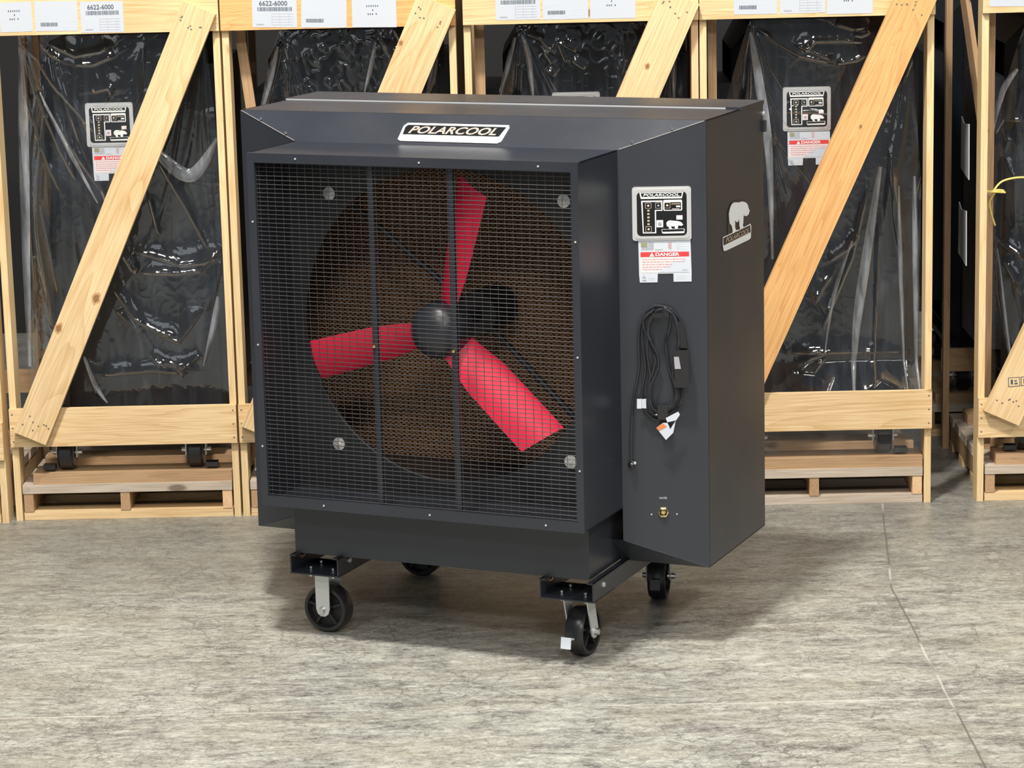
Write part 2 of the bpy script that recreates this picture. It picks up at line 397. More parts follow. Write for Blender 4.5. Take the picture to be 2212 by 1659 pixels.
def cooler_casters(root, spots, zp, ang_world_to_local=0., rad=.075, wd=.056):
    for (u, v, az, swivel, brake) in spots:
        # az = direction (in the cooler's frame) of the axle
        cb = MB().box(-.05, .05, -.045, .045, zp-.005, zp)
        c = cb.build('caster', 'zinc', root, T(u, v, 0))
        ax = R(az, 'Z')
        off = .03 if swivel else 0
        wm = ax @ T(0, off, rad) @ R(math.pi/2, 'Y')
        b_ = MB()
        h = wd/2; r = rad
        b_.lathe([(r*.80, -h), (r*.93, -h), (r, -h*.65), (r, h*.65), (r*.93, h), (r*.80, h), (r*.76, h*.5), (r*.76, -h*.5)], 40, wm, 0, True)
        b_.build('wheel', 'tyre', c, auto=True)
        b2 = MB(); b2.lathe([(r*.765, -h*.2), (r*.765, h*.2), (0, h*.2)], 32, wm); b2.lathe([(0, -h*.2), (r*.765, -h*.2)], 32, wm)
        for k in range(5):
            b2.box(-.0035, .0035, .012, r*.77, -h*.8, h*.8, 0, wm @ R(2*math.pi*k/5+.3, 'Z'))
        b2.lathe([(.017, -h), (.017, h), (0, h)], 20, wm); b2.lathe([(0, -h), (.017, -h)], 20, wm)
        b2.build('wheel_hub', 'wheel_core', c, auto=True)
        # fork: two legs and a yoke
        f = MB()
        for s_ in (-1, 1):
            x = s_*(h+.008)
            pts = [(x, -.024, zp-.012), (x, .024, zp-.012), (x, off+.023, rad+.004), (x, off+.018, rad-.012), (x, off+.007, rad-.020), (x, off-.007, rad-.020), (x, off-.018, rad-.012), (x, off-.023, rad+.004)]
            f.prism([ax @ Vector(p) for p in pts], ax.to_3x3() @ Vector((s_*.004, 0, 0)))
        f.box(-h-.012, h+.012, -.024, .024, zp-.016, zp-.010, 0, ax)
        f.lathe([(.026, zp-.012), (.03, zp-.008), (.03, zp-.004)], 24)
        f.build('fork', 'zinc', c, bevel=0, auto=True)
        bt = MB(); bt.lathe([(0, -h-.026), (.009, -h-.025), (.012, -h-.012), (.012, h+.012), (.009, h+.025), (0, h+.026)], 12, wm)
        bt.build('axle_bolt', 'chrome', c, auto=True)
        for sx in (-1, 1):
            for sy in (-1, 1):
                nb = MB(); nb.lathe([(0, zp-.020), (.006, zp-.020), (.0075, zp-.017), (.0075, zp-.006), (.0045, zp-.006), (.0045, zp+.006), (.0075, zp+.006), (.0075, zp+.012), (0, zp+.013)], 8, T(sx*.038, sy*.034, 0))
                nb.build('mounting_bolt', 'chrome', c, auto=True)
        if brake:
            k = MB(); k.box(-.006, .006, -.095, -.03, .055, .060, 0, ax @ R(-.2, 'X')); k.box(-.016, .016, -.100, -.096, .036, .070, 0, ax @ R(-.15, 'X'))
            bb = k.build('brake_lever', 'label_white' if brake == 2 else 'black_gloss', c, bevel=.0015)
            if brake == 2: bb['label'] = 'white brake pedal'

def control_art(parent, mtx, s=1.0, lab=True):
    """aluminium control plate .171 x .157, black face, printed L frame, buttons, bear emblem; origin at the plate's lower left"""
    X = lambda x: (x-97)/863*.1705*s
    Y = lambda y: (865-y)/795*.157*s
    pl = MB(); pts = rrect(0, 0, .1705*s, .157*s, .008*s)
    pl.prism([(x, y, 0) for x, y in pts], (0, 0, .003))
    pl.prism([(x, y, .003) for x, y in rrect(.006*s, .006*s, .1645*s, .151*s, .010*s)], (0, 0, .002))
    plate = pl.build('control_panel', 'plate_alu', parent, mtx)
    z0 = T(0, 0, .005)
    a = Art(['ink_black', 'white_ink', 'letter_gold', 'pad_blue', 'label_pink', 'label_blue'])
    a.poly(rrect(X(165), Y(795), X(895), Y(145), .012*s), 1, 'ink_black')
    a.poly([(X(205), Y(150)), (X(848), Y(150)), (X(825), Y(245)), (X(225), Y(245))], 2, 'white_ink')
    a.poly([(X(225), Y(162)), (X(828), Y(162)), (X(815), Y(215)), (X(240), Y(215))], 3, 'ink_black')
    a.poly([(X(230), Y(272)), (X(540), Y(272)), (X(540), Y(425)), (X(445), Y(425)), (X(445), Y(755)), (X(250), Y(755))], 2, 'white_ink')
    a.poly([(X(250), Y(292)), (X(524), Y(292)), (X(524), Y(408)), (X(428), Y(408)), (X(428), Y(738)), (X(264), Y(738))], 3, 'ink_black')
    a.poly(rrect(X(552), Y(425), X(828), Y(265), .004*s), 2, 'white_ink'); a.poly(rrect(X(568), Y(410), X(812), Y(300), .003*s), 3, 'ink_black')
    for i in range(5): a.poly(rrect(X(316), Y(432+i*50), X(352), Y(405+i*50), .002*s), 4, 'letter_gold')
    a.rect(X(670), Y(330), X(800), Y(318), 4, 'letter_gold'); a.rect(X(740), Y(375), X(800), Y(350), 4, 'white_ink'); a.rect(X(680), Y(402), X(790), Y(394), 4, 'label_pink')
    a.rect(X(452), Y(668), X(548), Y(562), 2, 'label_pink'); a.poly(rrect(X(478), Y(640), X(522), Y(595), .003*s), 3, 'pad_blue'); a.poly(rrect(X(488), Y(628), X(512), Y(606), .002*s), 4, 'label_pink')
    a.rect(X(742), Y(558), X(832), Y(495), 2, 'label_pink'); a.rect(X(768), Y(540), X(806), Y(515), 3, 'label_blue')
    a.make('panel_face', plate, z0)
    for (x, y, g, m2) in ((333, 345, 'letter_gold', 'ink_dark'), (480, 345, 'pad_blue', 'ink_dark'), (610, 345, 'letter_gold', 'ink_dark'), (335, 692, 'letter_gold', 'ink_dark')):
        q = Art(['letter_beige', 'ink_black', g, 'white_ink'])
        q.poly(rrect(X(x-46), Y(y+44), X(x+46), Y(y-44), .003*s), 4, 'letter_beige'); q.poly(rrect(X(x-38), Y(y+36), X(x+38), Y(y-36), .002*s), 5, 'ink_black')
        q.poly([(X(x-22), Y(y)), (X(x), Y(y-20)), (X(x+22), Y(y)), (X(x), Y(y+20))], 6, g); q.rect(X(x-8), Y(y+8), X(x+8), Y(y-8), 7, 'white_ink')
        q.make('button', plate, z0)
    text('maker_name', 'POLARCOOL', 'white_ink', plate, z0, X(262), Y(208), X(790)-X(262), Y(170)-Y(208), 4, .2, .02)
    bear_art(plate, z0, X(525), Y(762), X(862)-X(525), Y(562)-Y(762))
    return plate
def bear_art(parent, mtx, x0, y0, wd, ht, name='bear_emblem', txt=False):
    fx = lambda v: x0+(v-.1336)/(.396-.1336)*wd
    fz = lambda z: y0+(z-1.1806)/(1.318-1.1806)*ht
    a = Art(['ink_black', 'white_ink', 'label_blue', 'letter_beige'])
    cx = sum(p[0] for p in BEAR)/len(BEAR); cz = 1.265
    ban = [(.1341,1.2253),(.1861,1.2256),(.3292,1.2275),(.3877,1.2293),(.396,1.2199),(.3912,1.1851),(.3743,1.1822),(.161,1.1806),(.1411,1.1836),(.1336,1.2021)]
    a.poly([(fx(p), fz(q)) for p, q in [(.1783,1.226),(.1783,1.257),(.182,1.296),(.215,1.320),(.31,1.315),(.362,1.300),(.386,1.270),(.372,1.254),(.334,1.256),(.330,1.226)]], 2, 'ink_black')
    a.poly([(fx(p), fz(q)) for p, q in ban], 3, 'white_ink')
    a.poly([(fx(p), fz(q)) for p, q in [(.138,1.222),(.3850,1.2255),(.3880,1.203),(.1400,1.1996)]], 4, 'ink_black')
    a.poly([(fx(p), fz(q)) for p, q in BEAR], 5, 'white_ink')
    for k in range(9): a.rect(fx(.165+k*.022), fz(1.188), fx(.176+k*.022), fz(1.192), 4, 'label_blue')
    e_ = a.make(name, parent, mtx)
    if txt: text('maker_name', 'POLARCOOL', 'letter_beige', parent, mtx, fx(.158), fz(1.204), fx(.372)-fx(.158), fz(1.2195)-fz(1.204), 6, .3, .02)
    return e_
def danger_art(parent, mtx, s=1.0, fine=True):
    X = lambda x: (x-97)/863*.1705*s
    Y = lambda y: (865-y)/795*.157*s
    a = Art(['label_white', 'label_red', 'label_pink', 'label_blue', 'text_grey', 'text_red', 'olive_ink', 'ink_dark'])
    a.poly([(X(185), Y(1370)), (X(195), Y(1490)), (X(455), Y(1490)), (X(460), Y(1362)), (X(690), Y(1362)), (X(692), Y(1485)), (X(955), Y(1485)), (X(957), Y(1350)), (X(945), Y(868)), (X(180), Y(868))], 1, 'label_white')
    a.rect(X(208), Y(1345), X(925), Y(1112), 2, 'label_pink'); a.poly([(X(470), Y(1340)), (X(700), Y(1180)), (X(920), Y(1150)), (X(920), Y(1340))], 3, 'label_white')
    a.rect(X(210), Y(1108), X(922), Y(1038), 3, 'label_red')
    for k, (x1, x2) in enumerate(((880, 910), (860, 0), (680, 0), (655, 0), (520, 0))):
        y = 1143+k*38; x = 235
        while x < x1: 
            wv = random.Random(k*31+int(x)).uniform(18, 60); a.rect(X(x), Y(y+5), X(min(x+wv, x1)), Y(y-3), 4, 'text_red'); x += wv+9
    a.rect(X(810), Y(1312), X(895), Y(1306), 4, 'text_grey')
    a.rect(X(218), Y(958), X(312), Y(893), 3, 'olive_ink')
    for k in range(7): a.rect(X(322 if k < 4 else 222), Y(902+k*17), X(405), Y(895+k*17), 2, 'text_grey')
    for k in range(6): a.rect(X(612+(k % 2)*10), Y(905+k*18), X(668), Y(897+k*18), 2, 'text_red'); a.rect(X(725+(k % 3)*12), Y(905+k*18), X(790+(k % 2)*90), Y(898+k*18), 2, 'label_blue')
    a.rect(X(425), Y(1008), X(535), Y(1000), 2, 'text_grey')
    for k in range(4): a.rect(X(320), Y(1418+k*12), X(425-(k % 2)*12), Y(1412+k*12), 2, 'label_blue'); a.rect(X(730), Y(1395+k*18), X(900-(k % 2)*30), Y(1390+k*18), 2, 'label_blue')
    a.poly([(X(230), Y(1425)), (X(255), Y(1380)), (X(290), Y(1425))], 2, 'text_grey'); a.poly([(X(244), Y(1418)), (X(257), Y(1396)), (X(275), Y(1418))], 3, 'label_white'); a.rect(X(232), Y(1470), X(290), Y(1450), 2, 'text_grey')
    o = a.make('danger_label', parent, mtx)
    tri = Art(['white_ink']); tri.poly([(X(340), Y(1103)), (X(412), Y(1103)), (X(376), Y(1045))], 4, 'white_ink'); tri.make('warning_triangle', o, None)
    text('danger_lettering', 'DANGER', 'white_ink', o, None, X(430), Y(1099), X(780)-X(430), Y(1048)-Y(1099), 5, 0, .03)
    o['label'] = 'white and pink label with a red DANGER bar'
    return o

def build_cooler():
    root = empty('evaporative_cooler', ML, 'large black wheeled evaporative cooler with red fan blades standing on the open floor', 'cooler')
    th = .004
    # cabinet: open front, box walls
    b_ = MB()
    b_.box(0, th, 0, D, Zb, Zt); b_.box(W-th, W, 0, D, Zb, Zt); b_.box(0, W, 0, D, Zb, Zb+th); b_.box(0, W, 0, .30, Zt-th, Zt)
    b_.build('cabinet', 'black_paint', root, auto=True)
    MB().box(-.002, W+.002, .303, D+.002, Zt-.006, Zt+.006).build('top_lid', 'black_paint', root, bevel=.0025, auto=True)
    MB().box(-.002, W-.045, .3015, .3045, Zt-.001, Zt+.0045).build('lid_glint', 'zinc', root)['label'] = 'bright strip standing for the glint on the lid edge'  # specular line along the lid, painted as a light strip
    MB().box(.01, W-.01, D-.03, D-.006, Zb+.03, Zt-.02).build('back_frame', 'inner_black', root)
    MB().box(.012, W-.012, .33, .43, Zb+.05, Zt-.03).build('cooling_pad', 'pad_brown', root)['label'] = 'brown corrugated cooling pad'
    # four sloping cowl panels
    o0 = [(0, 0, Zb), (W, 0, Zb), (W, 0, Zt), (0, 0, Zt)]
    i0 = [(A, -F, Zj), (W-A, -F, Zj), (W-A, -F, Zi), (A, -F, Zi)]
    for k in range(4):
        q = (k+1) % 4
        MB().prism([o0[k], o0[q], i0[q], i0[k]], (0, .004, 0)).build('cowl_panel', 'black_paint', root)
    # folded seams with their screws along the four mitres
    for k in range(4):
        p, q = Vector(o0[k]), Vector(i0[k]); dr = (q-p)
        MB().tube([p+dr*.02, q-dr*.02], .0013, 6).build('seam', 'seam_edge' if k > 1 else 'black_paint', root, auto=True)
    for k in (2, 3):
        p, q = Vector(o0[k]), Vector(i0[k])
        sg = -1 if k == 2 else 1
        for t in (.30, .75):
            c = p.lerp(q, t)+Vector((sg*.022, -.003, -.002+.006*1)) if False else p.lerp(q, t)+Vector((sg*.02, -.008, .004))
            MB().lathe([(.004, 0), (.004, .003), (0, .004)], 10, T(*c) @ R(math.pi/2, 'X')).build('screw', 'chrome', root, auto=True)
    # fan shroud: four walls
    u0, u1 = A, W-A
    b_ = MB(); b_.box(u0, u1, VF, -F+.03, Zi-th, Zi); b_.box(u0, u1, VF, -F+.03, Zm, Zm+th); b_.box(u0, u0+th, VF, -F+.03, Zm, Zi); b_.box(u1-th, u1, VF, -F+.03, Zm, Zi)
    b_.build('fan_shroud', 'black_paint', root)
    # mitred front frame
    fr_in = [(u0+.023, Zm+.029), (u1-.021, Zm+.029), (u1-.021, Zi-.027), (u0+.023, Zi-.027)]
    fr_out = [(u0-.001, Zm-.001), (u1+.001, Zm-.001), (u1+.001, Zi+.001), (u0-.001, Zi+.001)]
    for k in range(4):
        q = (k+1) % 4
        MB().prism([(fr_out[k][0], VF-.004, fr_out[k][1]), (fr_out[q][0], VF-.004, fr_out[q][1]), (fr_in[q][0], VF-.004, fr_in[q][1]), (fr_in[k][0], VF-.004, fr_in[k][1])], (0, .016, 0)).build('grille_frame', 'black_paint', root, bevel=.0012, auto=True)
    for (u, z) in ((.40, Zi-.013), (.80, Zi-.013), (1.17, Zi-.013), (.45, Zm+.014), (.80, Zm+.014), (1.17, Zm+.014), (u0+.011, 1.30), (u0+.011, .93), (u0+.011, .62), (u1-.010, 1.28), (u1-.010, .95), (u1-.010, .62)):
        MB().lathe([(.0030, 0), (.0030, .002), (0, .0028)], 10, T(u, VF-.004, z) @ R(math.pi/2, 'X')).build('frame_screw', 'zinc', root, auto=True)
    # wire grille: 1 in x 1/2 in welded mesh
    b_ = MB(); rad = .00088
    nz_ = int((fr_in[2][1]-fr_in[0][1])/.0127); nu = int((fr_in[1][0]-fr_in[0][0])/.0254)
    for i in range(nz_+1):
        z = fr_in[0][1]+.004+i*.0127
        if z < fr_in[2][1]: b_.prism([(u0+.01, VF+.009+dy_*rad*1.3, z+dz_*rad*1.3) for dy_, dz_ in ((-1, 0), (0, -1), (1, 0), (0, 1))], (u1-u0-.02, 0, 0))
    for i in range(nu+1):
        u = fr_in[0][0]+.008+i*.0254
        if u < fr_in[1][0]: b_.box(u-rad*.7, u+rad*.7, VF+.0106-rad*.7, VF+.0106+rad*.7, Zm+.01, Zi-.01)
    b_.build('grille', 'grille_wire', root)
    for u in (.632, .888):
        MB().box(u-.0085, u+.0085, VF+.013, VF+.022, Zm+.004, Zi-.004).build('support_bar', 'black_paint', root, bevel=.001)
        MB().lathe([(.0045, 0), (.0045, .012), (0, .014)], 10, T(u, VF+.014, .945) @ R(math.pi/2, 'X')).build('brass_screw', 'brass', root, auto=True)
    # orifice plate with the round opening
    b_ = MB(); n = 96; sq = []
    hu, hz0, hz1 = (u1-u0)/2-.001, Zm-CZ, Zi-CZ
    for i in range(n):
        a = 2*math.pi*i/n; ca, sa = math.cos(a), math.sin(a)
        k = min(hu/abs(ca) if abs(ca) > 1e-6 else 9, (hz1 if sa > 0 else hz0)/sa if abs(sa) > 1e-6 else 9)
        sq.append((CU+k*ca, RV, CZ+k*sa))
    rg = [(CU+(RR+.002)*math.cos(2*math.pi*i/n), RV, CZ+(RR+.002)*math.sin(2*math.pi*i/n)) for i in range(n)]
    V1 = [b_.bm.verts.new(p) for p in sq]; V2 = [b_.bm.verts.new(p) for p in rg]
    rg3 = [b_.bm.verts.new((CU+RR*math.cos(2*math.pi*i/n), RV+.002, CZ+RR*math.sin(2*math.pi*i/n))) for i in range(n)]
    rg4 = [b_.bm.verts.new((CU+RR*math.cos(2*math.pi*i/n), RV+.012, CZ+RR*math.sin(2*math.pi*i/n))) for i in range(n)]
    for P1, P2 in ((V1, V2), (V2, rg3), (rg3, rg4)):
        for i in range(n): b_.bm.faces.new((P1[i], P1[(i+1) % n], P2[(i+1) % n], P2[i]))
    b_.build('fan_ring', 'inner_black', root, auto=True)
    for (u, z) in ((.384, 1.357), (1.148, 1.360), (.386, .585), (1.154, .585)):
        MB().lathe([(.020, 0), (.020, .002), (.0065, .003), (.0065, .007), (0, .008)], 24, T(u, RV-.001, z) @ R(math.pi/2, 'X')).build('washer_bolt', 'plate_alu', root, auto=True)
    # fan
    hub = MB().lathe([(0, -.125), (.034, -.121), (.064, -.108), (.080, -.086), (.086, -.055), (.086, .0), (.0, .0)], 40, T(CU, RV, CZ) @ R(-math.pi/2, 'X')).build('fan_hub', 'black_paint', root, auto=True)
    for deg in (73.5, -47.5, 193.5):
        b_ = MB(); nr, nc = 22, 10; G = []
        for i in range(nr+1):
            t = i/nr; r = .062+t*(.446-.062)
            ch = .098+.038*min(1, t/.35)+.002*t
            pitch = math.radians(40-14*t)
            row = []
            for j in range(nc+1):
                s_ = (j/nc-.5)
                cut = .012*(s_)*2 if i == nr else 0
                cc = s_*ch+.018*t; camb = .10*ch*(1-4*s_*s_)
                x = r+cut; y = cc*math.cos(pitch)+camb*math.sin(pitch); zz = -cc*math.sin(pitch)+camb*math.cos(pitch)
                row.append((x, y, zz))
            G.append(row)
        top = [[b_.bm.verts.new(p) for p in row] for row in G]; bot = [[b_.bm.verts.new((p[0], p[1]+.001, p[2]-.003)) for p in row] for row in G]
        for i in range(nr):
            for j in range(nc):
                b_.bm.faces.new((top[i][j], top[i+1][j], top[i+1][j+1], top[i][j+1])); b_.bm.faces.new((bot[i][j], bot[i][j+1], bot[i+1][j+1], bot[i+1][j]))
        for i in range(nr):
            b_.bm.faces.new((top[i][0], bot[i][0], bot[i+1][0], top[i+1][0])); b_.bm.faces.new((top[i][nc], top[i+1][nc], bot[i+1][nc], bot[i][nc]))
        for j in range(nc):
            b_.bm.faces.new((top[0][j], top[0][j+1], bot[0][j+1], bot[0][j])); b_.bm.faces.new((top[nr][j], bot[nr][j], bot[nr][j+1], top[nr][j+1]))
        # local frame: x radial, y tangential, z towards the viewer (-v)
        mt = T(CU, RV-.038, CZ) @ R(math.pi/2, 'X') @ R(math.radians(deg), 'Z')
        b_.build('fan_blade', 'blade_red', root, mt, auto=True)['label'] = 'red fan blade'
    # motor and its mount
    b_ = MB(); b_.lathe([(0, 0), (.066, 0), (.070, .01), (.070, .16), (0, .165)], 32, T(CU, .05, CZ) @ R(-math.pi/2, 'X')); b_.lathe([(.02, -.2), (.02, .02)], 16, T(CU, .05, CZ) @ R(-math.pi/2, 'X'))
    b_.build('motor', 'inner_black', root, auto=True)
    mm = MB()
    for a in (140, -42):
        c, s_ = math.cos(math.radians(a)), math.sin(math.radians(a))
        mm.tube([(CU+.07*c, .06, CZ+.07*s_), (CU+.51*c, .02, CZ+.51*s_)], .010, 8)
    mm.build('motor_mount', 'inner_black', root, auto=True)
    # name plate on the top cowl
    pu = Vector((1, 0, 0)); pv = Vector((0, F, Zt-Zi)).normalized(); pn = pu.cross(pv)
    def frame(o, x, y): 
        x = x.normalized(); y = y.normalized(); z = x.cross(y)
        return Matrix(((x.x, y.x, z.x, o.x), (x.y, y.y, z.y, o.y), (x.z, y.z, z.z, o.z), (0, 0, 0, 1)))
    mt = frame(Vector((.580, -.0835, Zi+(F-.0835)/F*(Zt-Zi)))+pn*.0012, pu, pv)
    Lw, Lh = .3475, .072
    pl = MB(); ol = [(0, .006), (.010, 0), (.327, 0), (.338, .008), (Lw, Lh-.010), (Lw-.004, Lh), (.012, Lh), (.002, Lh-.012)]
    pl.prism([(x, y, 0) for x, y in ol], (0, 0, .002)); plate = pl.build('name_plate', 'white_ink', root, mt)
    a = Art(['ink_black', 'label_blue']); a.poly([(.010, .0255), (.325, .0255), (.338, Lh-.008), (.016, Lh-.008), (.009, Lh-.018)], 1, 'ink_black')
    for k in range(18): a.rect(.018+k*.0172, .011, .021+k*.0172+(k % 3)*.003, .017, 1, 'label_blue')
    a.make('plate_face', plate, T(0, 0, .002))
    text('maker_name', 'POLARCOOL', 'letter_beige', plate, T(0, 0, .002), .026, .0295, .288, .0295, 3, .35, .025)
    # control plate, danger label, cord and inlet on the right cowl
    sx = Vector((A, F, 0)).normalized(); up = Vector((0, 0, 1)); nn = sx.cross(up)
    def P(s_, z, o=0.): return Vector((W-A, -F, 0))+sx*s_+up*z+nn*o
    mp = frame(P(.0407, 1.2385, .0015), sx, up)
    control_art(root, mp)
    mdl = frame(P(.0407, 1.2385, .0012), sx, up)
    danger_art(root, mdl)
    cord = MB()
    ST = [[(0.0262, 0.5716), (0.0273, 0.6492), (0.0314, 0.7265), (0.0376, 0.7777), (0.0487, 0.8288), (0.0543, 0.8713), (0.0536, 0.9351), (0.0572, 0.9858), (0.0722, 1.0236), (0.0974, 1.0422), (0.1181, 1.0461), (0.1429, 1.0394), (0.1635, 1.0222), (0.1756, 0.9967)], [(0.1756, 0.9967), (0.1731, 0.9545), (0.1622, 0.9038), (0.1534, 0.8699), (0.153, 0.8359), (0.161, 0.8017), (0.1607, 0.776), (0.1479, 0.7506), (0.1226, 0.7338), (0.0976, 0.7384), (0.0854, 0.7643), (0.0882, 0.8112), (0.1032, 0.8451), (0.1118, 0.8748), (0.106, 0.9088), (0.0899, 0.943), (0.0818, 0.9685), (0.0885, 0.998), (0.1055, 1.0315), (0.1264, 1.0397)], [(0.1264, 1.0397), (0.1469, 1.0267), (0.1443, 0.976), (0.1335, 0.9381), (0.137, 0.8914), (0.1428, 0.853), (0.1529, 0.8188), (0.1586, 0.7803), (0.1437, 0.7506), (0.11, 0.7254), (0.0851, 0.7343), (0.077, 0.7644), (0.0818, 0.8113), (0.0949, 0.8537), (0.1016, 0.8919), (0.0918, 0.9303), (0.0756, 0.9644), (0.0677, 0.9941), (0.0763, 1.0193), (0.1015, 1.0379)], [(0.1015, 1.0379), (0.072, 1.0067), (0.0631, 0.9646), (0.0667, 0.9221), (0.0704, 0.8881), (0.072, 0.8541), (0.0652, 0.8158), (0.0605, 0.7774), (0.0683, 0.7388), (0.0848, 0.7172), (0.1098, 0.7082), (0.1328, 0.7101)], [(0.1264, 1.0418), (0.1552, 1.0223), (0.1672, 0.9884), (0.1709, 0.9503), (0.1685, 0.9206)], [(0.0973, 1.0359), (0.0843, 0.9939), (0.0794, 0.9389), (0.0781, 0.905), (0.0827, 0.8709), (0.0863, 0.8368), (0.0817, 0.8028), (0.0792, 0.7686), (0.0872, 0.7386), (0.1057, 0.7212)], [(0.1756, 0.8057), (0.1774, 0.7758), (0.1687, 0.7503), (0.1519, 0.7334), (0.1308, 0.7165)]]
    for k, (st, o_) in enumerate(zip(ST, (.010, .024, .016, .012, .030, .020, .012))):
        pts = spline([P(s_, z, o_+(.006*math.sin(i*1.3+k))) for i, (s_, z) in enumerate(st)], 6)
        cord.tube(pts, .0043, 8)
    co = cord.build('power_cord', 'cord_rubber', root, auto=True)
    def slab(name, m_, pts, o1, o2, parent=None, bev=0, lab=None):
        b_ = MB(); b_.prism([P(s_, z, o1) for s_, z in pts], nn*(o2-o1)); o = b_.build(name, m_, parent or root, bevel=bev, auto=bool(bev))
        if lab: o['label'] = lab
        return o
    slab('cord_hook', 'black_gloss', [(.095, 1.018), (.125, 1.018), (.125, 1.030), (.095, 1.030)], 0, .045, bev=.002)
    slab('circuit_breaker', 'black_gloss', [(.154, .9209), (.1996, .9202), (.1986, .8097), (.159, .8102)], .004, .045, co, .006)
    slab('breaker_label', 'text_grey', [(.156, .902), (.170, .902), (.176, .866), (.158, .866)], .0455, .046, co)
    slab('plug', 'black_gloss', [(.1665, 1.002), (.1839, 1.0008), (.1956, .9245), (.176, .9248)], .006, .034, co, .005)
    slab('cord_end', 'black_gloss', [(.1061, .7511), (.1374, .7507), (.1348, .7122), (.1078, .7126)], .008, .036, co, .004)
    slab('cord_tag', 'label_white', [(.0467, .7733), (.0600, .7733), (.0598, .7442), (.0463, .7442)], .022, .0225, co)
    slab('cord_tag', 'label_white', [(.0605, .7720), (.0738, .773), (.0735, .7439), (.0600, .745)], .020, .0205, co)
    slab('cord_tag', 'label_white', [(.1299, .7187), (.1666, .7375), (.1718, .7288), (.1608, .7118), (.1348, .7058)], .040, .0405, co)
    slab('cord_tag', 'label_white', [(.102, .689), (.1222, .7038), (.1356, .7036), (.1429, .6842), (.1599, .7119), (.1512, .6734), (.13, .6521)], .037, .0375, co)
    slab('cord_tag', 'orange_ink', [(.102, .689), (.1222, .7029), (.1326, .6929), (.1094, .6804)], .038, .0385, co, lab='orange corner of a white tag')
    g = MB(); fm = frame(P(.029, .572, 0), sx, up); g.lathe([(.013, 0), (.013, .008), (.009, .010), (.009, .022), (.005, .026), (0, .026)], 8, fm); g.build('cord_gland', 'black_gloss', root, auto=True)
    MB().lathe([(.004, 0), (.004, .01), (0, .012)], 10, frame(P(.038, .578, .008), sx, up)).build('gland_screw', 'zinc', root, auto=True)
    iv = MB(); fm = frame(P(.1199, .4252, 0), sx, up)
    iv.lathe([(.0165, 0), (.0165, .006), (.012, .008), (.010, .008), (.009, .003), (.006, .003), (.005, .010), (0, .010)], 6, fm); wi = iv.build('water_inlet', 'brass', root)
    MB().lathe([(.0115, .0075), (.0095, .0095), (.0075, .0075)], 24, fm).build('inlet_ring', 'ink_black', wi)
    text('inlet_caption', 'WATER', 'label_white', root, frame(P(.108, .4645, .0005), sx, up), 0, 0, .0235, .0062, 1)
    for s_ in (.085, .16): MB().lathe([(.0025, 0), (.0025, .0015), (0, .002)], 8, frame(P(s_, .418, 0), sx, up)).build('screw', 'zinc', root)
    # bear emblem on the right side wall
    ms = frame(Vector((W+.0006, 0, 0)), Vector((0, 1, 0)), up)
    bear_art(root, ms, .1336, 1.1806, .396-.1336, 1.318-1.1806, 'bear_decal', True)
    MB().box(W, W+.010, D-.012, D+.004, Zt-.09, Zt-.055).build('lid_latch', 'black_paint', root, bevel=.002)
    MB().lathe([(.008, 0), (.008, .006), (0, .008)], 12, T(W, D-.004, Zt-.035) @ R(math.pi/2, 'Y')).build('screw', 'zinc', root, auto=True)
    # water tank under the shroud
    cc, ee, Zp = .2778, -.2673, .2597
    MB().box(cc, W-cc, ee, D-.03, Zp, Zm+.002).build('water_tank', 'black_paint', root, bevel=.0015, auto=True)
    # two open channel rails under it, with cross plates for the casters
    for (r0, r1) in ((.2735, .4386), (1.1035, 1.2745)):
        b_ = MB(); b_.box(r0, r0+.004, -.298, .57, .2, .2595); b_.box(r1-.004, r1, -.298, .57, .2, .2595)
        b_.box(r0, r1, -.298, -.125, .2, .204); b_.box(r0, r1, .40, .57, .2, .204)
        b_.box(r0, r0+.02, -.298, .57, .2557, .2595); b_.box(r1-.02, r1, -.298, .57, .2557, .2595)
        rl = b_.build('base_rail', 'black_paint', root)
        for uu, mtb in ((r1, R(math.pi/2, 'Y')), (r0+.004, R(math.pi/2, 'Y'))):
            MB().lathe([(.0075, 0), (.0075, .006), (0, .007)], 6, T(uu, -.225, .238) @ mtb).build('rail_bolt', 'zinc' if uu == r1 else 'copper_bolt', rl)
    cooler_casters(root, [(.352, -.205, math.pi/2, False, 0), (.352, .46, math.pi/2, False, 0),
                          (1.185, -.200, math.radians(-3), True, 2), (1.192, .46, math.radians(12), False, 1)], .2)
    return root
build_cooler()

